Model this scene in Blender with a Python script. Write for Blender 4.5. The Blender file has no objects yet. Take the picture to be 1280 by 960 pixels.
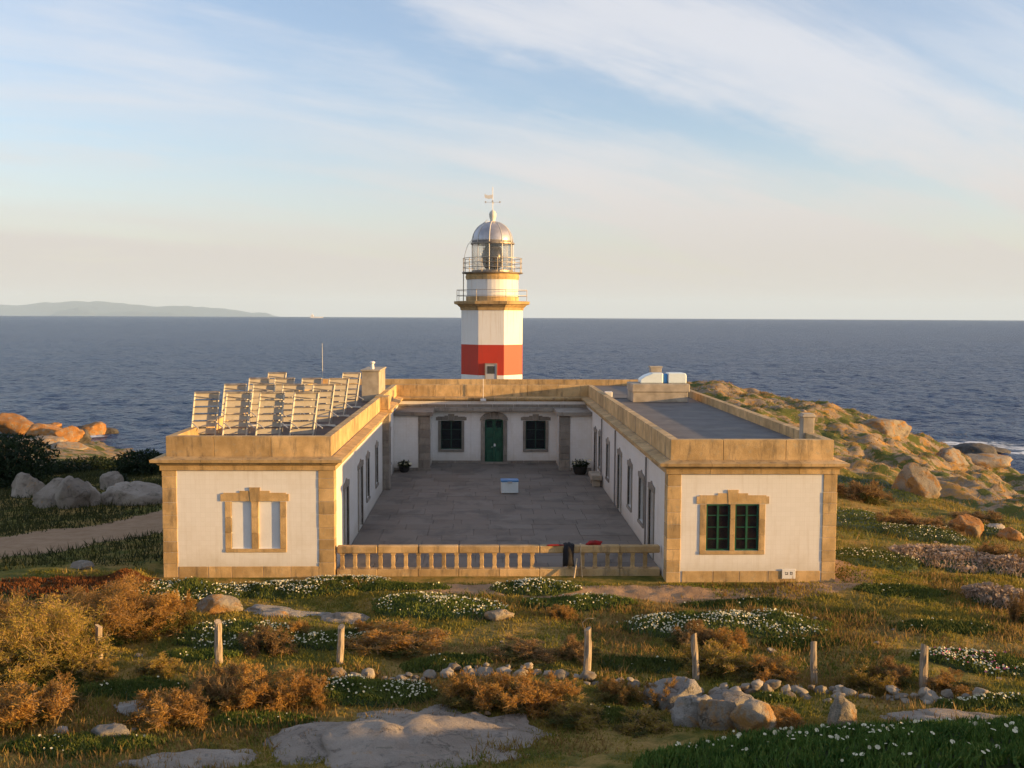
import bpy, bmesh, math, random
import numpy as np
from mathutils import Matrix, Vector

random.seed(7); RNG = np.random.default_rng(7)
S = bpy.context.scene
C = S.collection

# ------------------------------------------------------------------ camera
CAM = np.array([0.0, 0.0, 9.0]); FPX = 1240.0           # focal length in pixels of a 1280 wide picture
YAW, PITCH, ROLL = math.radians(1.66), math.radians(3.9), math.radians(0.27)
fw = np.array([math.sin(YAW)*math.cos(PITCH), math.cos(YAW)*math.cos(PITCH), -math.sin(PITCH)])
rt = np.array([math.cos(YAW), -math.sin(YAW), 0.0]); up = np.cross(rt, fw)
rt, up = rt*math.cos(ROLL)+up*math.sin(ROLL), up*math.cos(ROLL)-rt*math.sin(ROLL)
cam = bpy.data.objects.new('camera', bpy.data.cameras.new('camera')); C.objects.link(cam)
cam.data.sensor_width = 36.0; cam.data.lens = 36.0*FPX/1280.0
cam.data.clip_start = 0.1; cam.data.clip_end = 90000.0
cam.matrix_world = Matrix(((rt[0], up[0], -fw[0], CAM[0]), (rt[1], up[1], -fw[1], CAM[1]), (rt[2], up[2], -fw[2], CAM[2]), (0, 0, 0, 1)))
S.camera = cam

# ------------------------------------------------------------------ light
SUN_AZ = math.radians(103.5)      # clockwise from +Y
SUN_EL = math.radians(6.3)
SUN_STRENGTH, SKY_STRENGTH, EXPOSURE = 5.0, 0.15, 1.15
SUN_COLOR = (1.0, 0.60, 0.205)

S.view_settings.view_transform = 'Standard'; S.view_settings.look = 'None'
S.view_settings.gamma = 1.0; S.view_settings.exposure = EXPOSURE; S.view_settings.use_curve_mapping = False
S.cycles.max_bounces = 8; S.cycles.transparent_max_bounces = 12; S.cycles.volume_bounces = 0

sl = bpy.data.lights.new('sun', 'SUN'); sl.energy = SUN_STRENGTH; sl.angle = math.radians(0.53); sl.color = SUN_COLOR
sun = bpy.data.objects.new('sun', sl); C.objects.link(sun)
sd = Vector((math.sin(SUN_AZ)*math.cos(SUN_EL), math.cos(SUN_AZ)*math.cos(SUN_EL), math.sin(SUN_EL)))
sun.rotation_euler = sd.to_track_quat('Z', 'Y').to_euler(); sun.location = (60, -10, 40)


class NT:
    """small node tree helper"""
    def __init__(s, tree): s.t = tree; tree.nodes.clear()
    def n(s, kind, **kw):
        nd = s.t.nodes.new('ShaderNode'+kind)
        for k, v in kw.items():
            if k.startswith('i_'):
                key = k[2:]; key = int(key) if key.isdigit() else key.replace('_', ' ')
                s.set(nd.inputs[key], v)
            else: setattr(nd, k, v)
        return nd
    def set(s, sock, v):
        if isinstance(v, bpy.types.NodeSocket): s.t.links.new(v, sock)
        elif isinstance(v, bpy.types.Node): s.t.links.new(v.outputs[0], sock)
        else:
            if isinstance(v, tuple) and len(v) == 3 and sock.type == 'RGBA': v = (*v, 1)
            sock.default_value = v
    def math(s, op, a, b=0.0, c=0.0, clamp=False):
        nd = s.n('Math', operation=op, use_clamp=clamp); s.set(nd.inputs[0], a); s.set(nd.inputs[1], b); s.set(nd.inputs[2], c)
        return nd.outputs[0]
    def mix(s, fac, a, b, mode='MIX'):
        nd = s.n('Mix', data_type='RGBA', blend_type=mode, clamp_factor=True)
        s.set(nd.inputs[0], fac); s.set(nd.inputs[6], a); s.set(nd.inputs[7], b)
        return nd.outputs[2]
    def ramp(s, fac, lo, hi):
        nd = s.n('MapRange', clamp=True, interpolation_type='SMOOTHSTEP'); s.set(nd.inputs[0], fac); s.set(nd.inputs[1], lo); s.set(nd.inputs[2], hi)
        return nd.outputs[0]
    def noise(s, vec, scale, detail=4.0, rough=0.55, dist=0.0):
        nd = s.n('TexNoise'); s.set(nd.inputs['Vector'], vec); nd.inputs['Scale'].default_value = scale
        nd.inputs['Detail'].default_value = detail; nd.inputs['Roughness'].default_value = rough; nd.inputs['Distortion'].default_value = dist
        return nd.outputs[0]


# sky: physical sky with thin high cloud mixed over it
W = bpy.data.worlds.new('World'); S.world = W; W.use_nodes = True
w = NT(W.node_tree)
tc = w.n('TexCoord').outputs['Generated']
sky = w.n('TexSky', sky_type='NISHITA', sun_disc=False, sun_elevation=SUN_EL, sun_rotation=SUN_AZ, altitude=20.0,
          air_density=1.0, dust_density=0.6, ozone_density=2.0)
sx = w.n('SeparateXYZ', i_0=tc)
zc = w.math('MAXIMUM', sx.outputs[2], 0.0)
den = w.math('ADD', zc, 0.30)
u_ = w.math('DIVIDE', sx.outputs[0], den); v_ = w.math('DIVIDE', sx.outputs[1], den)
pl = w.n('CombineXYZ', i_0=u_, i_1=v_, i_2=0.0)
rot_ = w.n('Mapping', vector_type='POINT'); w.set(rot_.inputs[0], pl); rot_.inputs['Rotation'].default_value = (0, 0, math.radians(-24.7))
def streak(sx_, sy_, ox_, oy_):
    m_ = w.n('Mapping', vector_type='POINT'); w.set(m_.inputs[0], rot_); m_.inputs['Scale'].default_value = (sx_, sy_, 1.0); m_.inputs['Location'].default_value = (ox_, oy_, 0); return m_
c1 = w.noise(streak(.55, 1.5, 2.3, .4), 1.0, 7.0, 0.55, 0.35)
c2 = w.noise(streak(1.0, 6.0, .7, 3.1), 1.3, 6.0, 0.62, 0.5)
wc = w.n('SeparateXYZ', i_0=rot_).outputs[1]
wob = w.math('MULTIPLY', w.math('SUBTRACT', w.noise(streak(1.3, 2.2, 5.0, 1.0), 1.4, 5.0, .6), .5), .55)
def band(c_, wd): return w.math('SUBTRACT', 1.0, w.ramp(w.math('ABSOLUTE', w.math('SUBTRACT', w.math('ADD', wc, wob), c_)), 0.0, wd))
cl = w.math('ADD', w.math('MULTIPLY', c1, 0.62), w.math('MULTIPLY', c2, 0.38))
cl = w.math('ADD', cl, w.math('MULTIPLY', band(1.42, .18), .15)); cl = w.math('SUBTRACT', cl, w.math('MULTIPLY', band(1.60, .10), .08)); cl = w.math('ADD', cl, w.math('MULTIPLY', band(1.98, .38), .17))
cl = w.ramp(cl, 0.38, 0.74)
low = w.math('SUBTRACT', 1.0, w.ramp(zc, 0.0, 0.20))        # thin veil that thickens to the horizon
cov = w.math('ADD', w.math('ADD', w.math('MULTIPLY', cl, 0.70), 0.14), w.math('MULTIPLY', low, 0.75), clamp=True)
ccol = w.mix(w.ramp(zc, 0.0, 0.25), (2.26, 2.08, 1.88), (2.50, 2.50, 2.62))
base = w.mix(1.0, sky, (1.04, .95, 1.03), 'MULTIPLY')
skyc = w.mix(cov, base, ccol)
bg = w.n('Background', i_0=skyc, i_1=SKY_STRENGTH)
wo = w.n('OutputWorld'); w.t.links.new(bg.outputs[0], wo.inputs[0])


# ------------------------------------------------------------------ helpers
def ray(px, py): return fw + rt*(px-640)/FPX - up*(py-480)/FPX
def G(px, py, z=0.0):
    d = ray(px, py); p = CAM + d*(z-CAM[2])/d[2]; return float(p[0]), float(p[1])
def AY(px, py, y):
    d = ray(px, py); p = CAM + d*y/d[1]; return float(p[0]), float(p[1]), float(p[2])

def hash2(ix, iy, s):
    h = (ix.astype(np.int64)*374761393 + iy.astype(np.int64)*668265263 + s*974711) & 0x7fffffff
    h = ((h ^ (h >> 13))*1274126177) & 0x7fffffff
    return ((h ^ (h >> 16)) & 0xffff)/65535.0
def vnoise(x, y, s=0):
    ix = np.floor(x); iy = np.floor(y); fx = x-ix; fy = y-iy
    fx = fx*fx*(3-2*fx); fy = fy*fy*(3-2*fy)
    a = hash2(ix, iy, s); b = hash2(ix+1, iy, s); c = hash2(ix, iy+1, s); d = hash2(ix+1, iy+1, s)
    return (a*(1-fx)+b*fx)*(1-fy) + (c*(1-fx)+d*fx)*fy
def fbm(x, y, s=0, o=4):
    x = np.asarray(x, float); y = np.asarray(y, float); t = 0; a = .5; n = 0
    for k in range(o):
        t = t + a*vnoise(x*2**k+17*k, y*2**k-9*k, s+k); n += a; a *= .5
    return t/n
def hash3(ix, iy, iz, s):
    return hash2(ix+57*iz, iy+131*iz, s)
def fbm3(p, s=0, o=3):
    t = 0; a = .5; n = 0
    for k in range(o):
        q = p*2**k + 13.7*k; i = np.floor(q); f = q-i; f = f*f*(3-2*f); r = 0
        for dx in (0, 1):
            for dy in (0, 1):
                for dz in (0, 1):
                    wgt = (f[:, 0] if dx else 1-f[:, 0])*(f[:, 1] if dy else 1-f[:, 1])*(f[:, 2] if dz else 1-f[:, 2])
                    r = r + wgt*hash3(i[:, 0]+dx, i[:, 1]+dy, i[:, 2]+dz, s)
        t = t + a*r; n += a; a *= .5
    return t/n

def mesh_np(name, v, f, smooth=False):
    """fast mesh from arrays; f is (M,k)"""
    v = np.ascontiguousarray(v, np.float32); f = np.ascontiguousarray(f, np.int32)
    me = bpy.data.meshes.new(name); k = f.shape[1]
    me.vertices.add(len(v)); me.vertices.foreach_set('co', v.ravel())
    me.loops.add(f.size); me.loops.foreach_set('vertex_index', f.ravel())
    me.polygons.add(len(f)); me.polygons.foreach_set('loop_start', np.arange(0, f.size, k, dtype=np.int32))
    me.polygons.foreach_set('use_smooth', np.full(len(f), smooth))
    me.update(calc_edges=True); return me

def link(name, me, mat=None, parent=None, loc=(0, 0, 0), rot=(0, 0, 0), scale=(1, 1, 1), label=None):
    o = bpy.data.objects.new(name, me); C.objects.link(o)
    o.location = loc; o.rotation_euler = rot; o.scale = scale
    if parent: o.parent = parent
    if mat and me and not len(me.materials): me.materials.append(MAT[mat])
    if label: o['label'] = label
    return o
def thing(name, label, cat, loc=(0, 0, 0), rotz=0.0, group=None):
    o = bpy.data.objects.new(name, None); C.objects.link(o); o.empty_display_size = .2
    o.location = loc; o.rotation_euler = (0, 0, rotz); tag(o, label, cat, group); return o
def tag(o, label, cat, group=None):
    o['label'] = label; o['category'] = cat
    if group: o['group'] = group
    return o
def struct(o, kind='structure'): o['kind'] = kind; return o

class MB:
    """collects simple solids into one mesh"""
    def __init__(s): s.v = []; s.f = []
    def poly(s, vs, fs):
        b = len(s.v); s.v += [tuple(map(float, p)) for p in vs]; s.f += [tuple(b+i for i in q) for q in fs]; return s
    def box(s, x0, x1, y0, y1, z0, z1):
        return s.poly([(x0, y0, z0), (x1, y0, z0), (x1, y1, z0), (x0, y1, z0), (x0, y0, z1), (x1, y0, z1), (x1, y1, z1), (x0, y1, z1)],
                      [(0, 3, 2, 1), (4, 5, 6, 7), (0, 1, 5, 4), (1, 2, 6, 5), (2, 3, 7, 6), (3, 0, 4, 7)])
    def bar(s, a, b, r, n=6, r2=None):
        a = Vector(a); b = Vector(b); d = (b-a); r2 = r if r2 is None else r2
        q = d.to_track_quat('Z', 'Y'); vs = []
        for p, rr in ((a, r), (b, r2)):
            for k in range(n):
                t = 2*math.pi*k/n + math.pi/n; vs.append(p + q @ Vector((rr*math.cos(t), rr*math.sin(t), 0)))
        fs = [(k, (k+1) % n, n+(k+1) % n, n+k) for k in range(n)] + [tuple(range(n-1, -1, -1)), tuple(range(n, 2*n))]
        return s.poly(vs, fs)
    def tube(s, pts, r, n=6):
        for a, b in zip(pts[:-1], pts[1:]): s.bar(a, b, r, n)
        return s
    def lathe(s, prof, n=24, a0=0.0, cx=0.0, cy=0.0, cap=True):
        b = len(s.v)
        for r, z in prof:
            for k in range(n):
                t = a0 + 2*math.pi*k/n; s.v.append((cx+r*math.cos(t), cy+r*math.sin(t), z))
        m = len(prof)
        for i in range(m-1):
            for k in range(n):
                s.f.append((b+i*n+k, b+i*n+(k+1) % n, b+(i+1)*n+(k+1) % n, b+(i+1)*n+k))
        if cap:
            s.f.append(tuple(b+k for k in range(n-1, -1, -1))); s.f.append(tuple(b+(m-1)*n+k for k in range(n)))
        return s
    def prism(s, pts, y0, y1):
        """polygon in x,z (counter-clockwise seen from -y) extruded along y"""
        n = len(pts)
        vs = [(x, y0, z) for x, z in pts] + [(x, y1, z) for x, z in pts]
        return s.poly(vs, [tuple(range(n)), tuple(range(2*n-1, n-1, -1))] + [(k, n+k, n+(k+1) % n, (k+1) % n) for k in range(n)])
    def mesh(s, name, bevel=0.0, smooth=False):
        me = bpy.data.meshes.new(name); me.from_pydata(s.v, [], s.f); me.update()
        if bevel:
            bm = bmesh.new(); bm.from_mesh(me)
            bmesh.ops.bevel(bm, geom=bm.edges[:], offset=bevel, segments=1, affect='EDGES', clamp_overlap=True)
            bm.to_mesh(me); bm.free()
        if smooth:
            for p in me.polygons: p.use_smooth = True
        return me
    def obj(s, name, mat, parent=None, bevel=0.0, smooth=False, **kw):
        return link(name, s.mesh(name, bevel, smooth), mat, parent, **kw)


# ------------------------------------------------------------------ materials
MAT = {}
def material(name):
    m = bpy.data.materials.new(name); m.use_nodes = True; MAT[name] = m
    t = NT(m.node_tree); out = t.n('OutputMaterial'); b = t.n('BsdfPrincipled'); t.t.links.new(b.outputs[0], out.inputs[0])
    t.b = b; t.out = out; t.pos = t.n('NewGeometry').outputs['Position']; t.rnd = t.n('ObjectInfo').outputs['Random']
    return t
def bump(t, h, strength, dist=0.02):
    n = t.n('Bump'); t.set(n.inputs['Height'], h); n.inputs['Strength'].default_value = strength; n.inputs['Distance'].default_value = dist
    t.set(t.b.inputs['Normal'], n.outputs[0])
def plain(name, col, rough=0.7, var=0.12, scale=3.0, metal=0.0, b=0.15, dirt=None):
    t = material(name); n = t.noise(t.pos, scale, 5.0); n2 = t.noise(t.pos, scale*9, 3.0)
    lo = tuple(c*(1-var*1.6) for c in col); hi = tuple(min(1, c*(1+var)) for c in col)
    c = t.mix(t.ramp(n, .3, .7), lo, hi)
    if dirt: c = t.mix(t.math('MULTIPLY', t.ramp(t.noise(t.pos, scale*.7, 6.0, .65), .52, .72), dirt[3]), c, dirt[:3])
    t.set(t.b.inputs['Base Color'], c); t.b.inputs['Roughness'].default_value = rough; t.b.inputs['Metallic'].default_value = metal
    if b: bump(t, n2, b)
    return t

def stone(name, c0, c1, c2, per=0.25):
    t = material(name)
    n = t.noise(t.pos, 1.7, 6.0, .6); f = t.noise(t.pos, 26.0, 4.0, .7)
    st = t.n('Mapping'); t.set(st.inputs[0], t.pos); st.inputs['Scale'].default_value = (2.6, 2.6, .55)
    s = t.noise(st, 1.4, 5.0, .65)
    c = t.mix(t.ramp(n, .32, .68), c0, c1)
    c = t.mix(t.math('MULTIPLY', t.ramp(s, .5, .72), .85), c, c2)
    c = t.mix(t.math('MULTIPLY', t.ramp(t.noise(t.pos, 5.5, 5.0, .7), .56, .66), .45), c, (.36, .30, .20))
    v = t.math('ADD', t.math('MULTIPLY', t.rnd, per*2), 1-per)
    v = t.math('MULTIPLY', v, t.math('ADD', t.math('MULTIPLY', f, .5), .75))
    hv = t.n('HueSaturation'); hv.inputs['Saturation'].default_value = 1.0; t.set(hv.inputs['Value'], v); t.set(hv.inputs['Color'], c)
    t.set(t.b.inputs['Base Color'], hv.outputs[0]); t.b.inputs['Roughness'].default_value = .85
    bump(t, t.math('ADD', f, t.math('MULTIPLY', n, .6)), .45, .02)
stone('dressed_stone', (.40, .26, .11), (.58, .39, .185), (.19, .135, .075), .2)
stone('grey_stone', (.22, .19, .16), (.30, .26, .21), (.12, .10, .08), .15)
stone('wall_stone', (.21, .175, .135), (.32, .27, .21), (.26, .15, .05), .35)

def granite(name, lich, c0=(.30, .27, .235), c1=(.42, .38, .33), lc=(.46, .24, .05), dark=.5):
    t = material(name); n = t.noise(t.pos, .9, 6.0, .62); m = t.noise(t.pos, 3.7, 6.0, .7); f = t.noise(t.pos, 34.0, 3.0, .7)
    c = t.mix(t.ramp(n, .3, .7), c0, c1)
    c = t.mix(t.math('MULTIPLY', t.ramp(m, .55, .72), dark), c, (.09, .085, .075))
    c = t.mix(t.math('MULTIPLY', t.ramp(t.noise(t.pos, 2.1, 7.0, .72, .8), .58, .63), .6), c, (.14, .125, .085))
    l = t.noise(t.pos, 1.3, 5.0, .7, .4)
    c = t.mix(t.ramp(l, .62-lich*.34, .74-lich*.30), c, t.mix(m, lc, (lc[0]*.6, lc[1]*.55, lc[2])))
    v = t.math('MULTIPLY', t.math('ADD', t.math('MULTIPLY', t.rnd, .3), .85), t.math('ADD', t.math('MULTIPLY', f, .6), .7))
    hv = t.n('HueSaturation'); t.set(hv.inputs['Value'], v); t.set(hv.inputs['Color'], c)
    t.set(t.b.inputs['Base Color'], hv.outputs[0]); t.b.inputs['Roughness'].default_value = .9
    cr = t.n('TexVoronoi', feature='DISTANCE_TO_EDGE'); cv = t.n('Mapping'); t.set(cv.inputs[0], t.pos); cv.inputs['Scale'].default_value = (.8, 1.1, 1.6); wv = t.n('VectorMath', operation='ADD'); nv = t.n('TexNoise'); t.set(nv.inputs['Vector'], t.pos); nv.inputs['Scale'].default_value = 1.1; t.set(wv.inputs[0], cv); t.set(wv.inputs[1], nv.outputs['Color']); t.set(cr.inputs['Vector'], wv); cr.inputs['Scale'].default_value = .75
    ck = t.math('MAXIMUM', t.ramp(t.math('ADD', cr.outputs['Distance'], t.math('MULTIPLY', t.math('SUBTRACT', m, .5), .5)), .0, .03), t.ramp(n, .44, .50))
    bump(t, t.math('ADD', t.math('ADD', t.math('MULTIPLY', f, .35), m), t.math('MULTIPLY', ck, .9)), .9, .10)
granite('granite', .12, (.22, .195, .165), (.33, .295, .255)); granite('granite_lichen', .42, (.20, .165, .125), (.32, .27, .205), lc=(.40, .215, .05)); granite('granite_orange', .70, (.24, .17, .10), (.36, .26, .16), lc=(.42, .19, .035))
granite('granite_pale', .06, (.25, .20, .155), (.37, .31, .25), dark=.75)
granite('granite_wet', .0, (.06, .055, .05), (.10, .09, .08))

# white glazed wall tiles, 17 cm
t = material('wall_tile')
sp = t.n('SeparateXYZ', i_0=t.pos)
uv = t.n('CombineXYZ', i_0=t.math('ADD', sp.outputs[0], sp.outputs[1]), i_1=sp.outputs[2], i_2=0.0)
br = t.n('TexBrick', offset=0.0, squash=1.0); t.set(br.inputs['Vector'], uv)
br.inputs['Scale'].default_value = 1.0; br.inputs['Brick Width'].default_value = .165; br.inputs['Row Height'].default_value = .165
br.inputs['Mortar Size'].default_value = .003; br.inputs['Mortar Smooth'].default_value = .3; br.inputs['Bias'].default_value = 0.0
t.set(br.inputs['Color1'], (.81, .775, .73)); t.set(br.inputs['Color2'], (.78, .745, .695)); t.set(br.inputs['Mortar'], (.69, .65, .59))
gr = t.noise(t.pos, .8, 6.0, .65); st = t.n('Mapping'); t.set(st.inputs[0], t.pos); st.inputs['Scale'].default_value = (5, 5, .35)
dr = t.noise(st, 1.0, 5.0, .6)
c = t.mix(t.math('MULTIPLY', t.ramp(gr, .45, .8), .30), br.outputs[0], (.58, .49, .37))
c = t.mix(t.math('MULTIPLY', t.ramp(dr, .50, .75), .30), c, (.52, .44, .34))
c = t.mix(t.math('MULTIPLY', t.math('SUBTRACT', 1.0, t.ramp(t.math('ADD', sp.outputs[2], t.math('MULTIPLY', gr, -.9)), -.35, .35)), .35), c, (.42, .36, .25))
t.set(t.b.inputs['Base Color'], c); t.b.inputs['Roughness'].default_value = .38
bump(t, t.math('ADD', t.math('MULTIPLY', br.outputs['Fac'], -1.0), t.math('MULTIPLY', gr, .4)), .25, .006)

def weathered(name, col, stain, amt, rough=.55):
    t = material(name); n = t.noise(t.pos, .9, 6.0, .65); st = t.n('Mapping'); t.set(st.inputs[0], t.pos); st.inputs['Scale'].default_value = (7, 7, .30)
    d = t.noise(st, 1.0, 6.0, .65); f = t.noise(t.pos, 22.0, 3.0)
    c = t.mix(t.math('MULTIPLY', t.ramp(n, .35, .75), .35), col, tuple(x*.8 for x in col)); c = t.mix(t.math('MULTIPLY', t.ramp(d, .50, .72), amt), c, stain)
    t.set(t.b.inputs['Base Color'], c); t.b.inputs['Roughness'].default_value = rough; bump(t, t.math('ADD', f, n), .2, .015)
weathered('white_paint', (.78, .76, .72), (.50, .38, .25), .38)
weathered('red_paint', (.50, .036, .012), (.28, .045, .022), .5)
plain('white_infill', (.80, .78, .75), .6, .04, 1.2, dirt=(.6, .57, .52, .25))
plain('cream_metal', (.72, .67, .58), .45, .08, 2.0, dirt=(.40, .28, .17, .35))
plain('pale_metal', (.60, .57, .52), .4, .08, 3.0, metal=.3)
plain('rail_metal', (.30, .26, .22), .5, .2, 4.0, metal=.6, dirt=(.25, .11, .04, .5))
plain('green_paint', (.012, .085, .045), .45, .2, 3.0)
plain('dark_green', (.012, .05, .030), .5, .2, 3.0)
plain('brown_door', (.16, .085, .035), .6, .25, 5.0)
plain('grey_door', (.42, .42, .43), .5, .08, 2.0)
plain('dark_void', (.012, .012, .012), .9, .1, 2.0, b=0)  # near-black tone standing for the unlit rooms behind the panes
plain('roof_felt', (.135, .125, .12), .8, .15, .9, dirt=(.22, .19, .15, .5))
plain('roof_brown', (.10, .062, .048), .85, .2, 1.1)
plain('concrete', (.40, .34, .26), .85, .15, 1.8, dirt=(.22, .18, .12, .5), b=.3)
plain('plastic_white', (.72, .80, .80), .35, .04, 2.0)
plain('plastic_blue', (.04, .22, .52), .4, .1, 2.0)
plain('lid_blue', (.09, .25, .50), .45, .1, 2.0)
plain('pipe_white', (.66, .63, .60), .5, .08, 3.0)
plain('pipe_dark', (.22, .20, .19), .5, .1, 3.0)
plain('soil_dark', (.03, .026, .022), .9, .2, 4.0)
plain('coat_dark', (.012, .011, .014), .9, .3, 6.0)
plain('cloth_red', (.32, .012, .012), .85, .25, 6.0)
plain('twig_wood', (.34, .21, .10), .9, .25, 8.0)
plain('stick_pale', (.62, .47, .30), .75, .15, 9.0)
plain('ink', (.10, .09, .08), .8, .1, 5.0, b=0)
plain('wire', (.25, .22, .19), .5, .1, 4.0, metal=.7)
plain('curtain_red', (.20, .035, .025), .9, .35, 7.0)
plain('dome_zinc', (.46, .44, .45), .36, .12, 1.6, metal=.55, dirt=(.33, .25, .18, .45))
plain('optic_dark', (.05, .045, .04), .25, .2, 4.0)
plain('solar_back', (.52, .47, .40), .55, .07, 2.0, dirt=(.5, .42, .3, .3))
plain('panel_glass', (.012, .015, .04), .15, .1, 2.0, b=0)
plain('ship_white', (.8, .8, .8), .5, .05, .1, b=0)
plain('flower_white', (.64, .58, .38), .6, .12, 8.0, b=0)
plain('flower_pink', (.60, .12, .22), .6, .3, 8.0, b=0)
t = material('post_wood'); st = t.n('Mapping'); t.set(st.inputs[0], t.pos); st.inputs['Scale'].default_value = (26, 26, 2.2)
g = t.noise(st, 1.0, 5.0, .65); t.set(t.b.inputs['Base Color'], t.mix(t.ramp(g, .3, .7), (.20, .145, .095), (.46, .37, .27))); t.b.inputs['Roughness'].default_value = .9; bump(t, g, .7, .02)

t = material('window_glass'); t.set(t.b.inputs['Base Color'], (.02, .025, .03)); t.b.inputs['Roughness'].default_value = .04
t.b.inputs['Alpha'].default_value = .4; t.b.inputs['Specular IOR Level'].default_value = .7
t = material('lantern_glass'); gl = t.n('BsdfGlass', i_Roughness=0.0, i_IOR=1.05); tr = t.n('BsdfTransparent', i_0=(.93, .92, .90)); go = t.n('BsdfGlossy', i_Roughness=.03)
lw = t.n('LayerWeight', i_Blend=.25); mx = t.n('MixShader'); t.set(mx.inputs[0], t.math('ADD', t.math('MULTIPLY', lw.outputs[1], .55), .07)); t.t.links.new(tr.outputs[0], mx.inputs[1]); t.t.links.new(go.outputs[0], mx.inputs[2])
t.t.links.new(mx.outputs[0], t.out.inputs[0])

# paving of the yard: one tone for each slab, damp dark stains
t = material('paving'); n = t.noise(t.pos, .55, 6.0, .65, .3); m = t.noise(t.pos, 2.6, 6.0, .7); f = t.noise(t.pos, 30, 3.0)
c = t.mix(t.rnd, (.168, .138, .110), (.200, .175, .147)); c = t.mix(t.math('MULTIPLY', t.ramp(n, .46, .66), .85), c, (.105, .090, .076))
c = t.mix(t.math('MULTIPLY', t.ramp(m, .58, .74), .5), c, (.28, .265, .245))
t.set(t.b.inputs['Base Color'], c); t.b.inputs['Roughness'].default_value = .75; bump(t, t.math('ADD', m, t.math('MULTIPLY', f, .4)), .3, .02)

# ground: turf, bare earth, dry patches, path, rock
t = material('ground')
def att(t, nm): return t.n('Attribute', attribute_name=nm).outputs['Fac']
n1 = t.noise(t.pos, .28, 6.0, .62, .3); n2 = t.noise(t.pos, 1.5, 6.0, .65); n3 = t.noise(t.pos, 14.0, 4.0, .7); n4 = t.noise(t.pos, .09, 4.0, .6)
green = t.mix(t.ramp(n2, .35, .65), (.085, .090, .012), (.19, .155, .026))
dry = t.mix(t.ramp(n3, .3, .7), (.25, .155, .042), (.40, .26, .078))
c = t.mix(t.ramp(t.math('ADD', t.math('MULTIPLY', n1, .6), t.math('MULTIPLY', n2, .4)), .44, .60), green, dry)
c = t.mix(t.math('MULTIPLY', t.ramp(n3, .55, .75), .5), c, (.05, .042, .02))
earth = t.mix(t.ramp(n2, .3, .7), (.31, .19, .105), (.40, .26, .155))
c = t.mix(t.ramp(t.math('ADD', att(t, 'path'), t.math('MULTIPLY', t.math('SUBTRACT', n2, .5), .7)), .4, .65), c, earth)
rust = t.mix(t.ramp(n3, .3, .7), (.10, .035, .012), (.19, .075, .022))
c = t.mix(t.ramp(t.math('ADD', att(t, 'rust'), t.math('MULTIPLY', t.math('SUBTRACT', n2, .5), .7)), .4, .65), c, rust)
rk = t.mix(t.ramp(n2, .35, .65), (.20, .15, .10), (.33, .25, .165))
rk = t.mix(t.ramp(t.noise(t.pos, .8, 6.0, .7, .5), .48, .60), rk, (.40, .215, .055))
rk = t.mix(t.ramp(t.noise(t.pos, .45, 6.0, .7, .5), .48, .56), rk, (.095, .105, .022))
c = t.mix(t.ramp(t.math('ADD', att(t, 'rock'), t.math('MULTIPLY', t.math('SUBTRACT', n2, .5), .9)), .4, .6), c, rk)
t.set(t.b.inputs['Base Color'], c); t.b.inputs['Roughness'].default_value = .95; t.b.inputs['Specular IOR Level'].default_value = .2
bump(t, t.math('ADD', n3, t.math('MULTIPLY', n2, 1.5)), .8, .06)

def leaf(name, a, b, c=None, scale=.8, trans=.3):
    t = material(name); n = t.noise(t.pos, scale, 4.0, .6); f = t.noise(t.pos, 19.0, 2.0)
    col = t.mix(t.ramp(n, .35, .65), a, b)
    if c: col = t.mix(t.ramp(f, .5, .75), col, c)
    hv = t.n('HueSaturation'); t.set(hv.inputs['Value'], t.math('ADD', t.math('MULTIPLY', t.rnd, .5), .75)); t.set(hv.inputs['Color'], col)
    t.set(t.b.inputs['Base Color'], hv.outputs[0]); t.b.inputs['Roughness'].default_value = .65; t.b.inputs['Specular IOR Level'].default_value = .25
    tl = t.n('BsdfTranslucent'); t.set(tl.inputs[0], hv.outputs[0]); mx = t.n('MixShader'); mx.inputs[0].default_value = trans
    t.t.links.new(t.b.outputs[0], mx.inputs[1]); t.t.links.new(tl.outputs[0], mx.inputs[2]); t.t.links.new(mx.outputs[0], t.out.inputs[0])
leaf('leaf_mat', (.075, .120, .018), (.160, .190, .032), (.21, .19, .045), 1.2, .35)
leaf('leaf_ice', (.050, .115, .020), (.115, .190, .034), (.24, .25, .05), 1.5, .4)
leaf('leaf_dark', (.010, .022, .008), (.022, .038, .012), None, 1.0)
leaf('leaf_under', (.070, .090, .016), (.140, .110, .028), (.19, .10, .03), 2.2, .3)
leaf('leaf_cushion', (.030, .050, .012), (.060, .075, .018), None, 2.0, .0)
leaf('leaf_dry', (.33, .165, .036), (.46, .26, .062), (.20, .155, .04), 1.4, .4)
leaf('leaf_olive', (.28, .20, .035), (.42, .285, .055), (.13, .14, .03), 1.4, .4)
leaf('leaf_brown', (.22, .125, .045), (.32, .20, .08), (.20, .17, .05), 1.4, .4)
leaf('leaf_rust', (.16, .050, .014), (.24, .085, .022), (.14, .09, .03), 1.0)
leaf('leaf_pale', (.40, .29, .21), (.54, .42, .32), (.26, .18, .10), 1.5, .4)
leaf('grass_blade', (.11, .135, .016), (.31, .225, .042), (.37, .27, .07), .45, .4)
leaf('shade_dark_blade', (.030, .042, .010), (.070, .075, .018), (.10, .085, .03), .4, .3)  # blade colour darkened to carry the shade left of the house
leaf('straw_blade', (.26, .15, .045), (.38, .25, .09), (.19, .12, .04), .6, .4)

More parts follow.
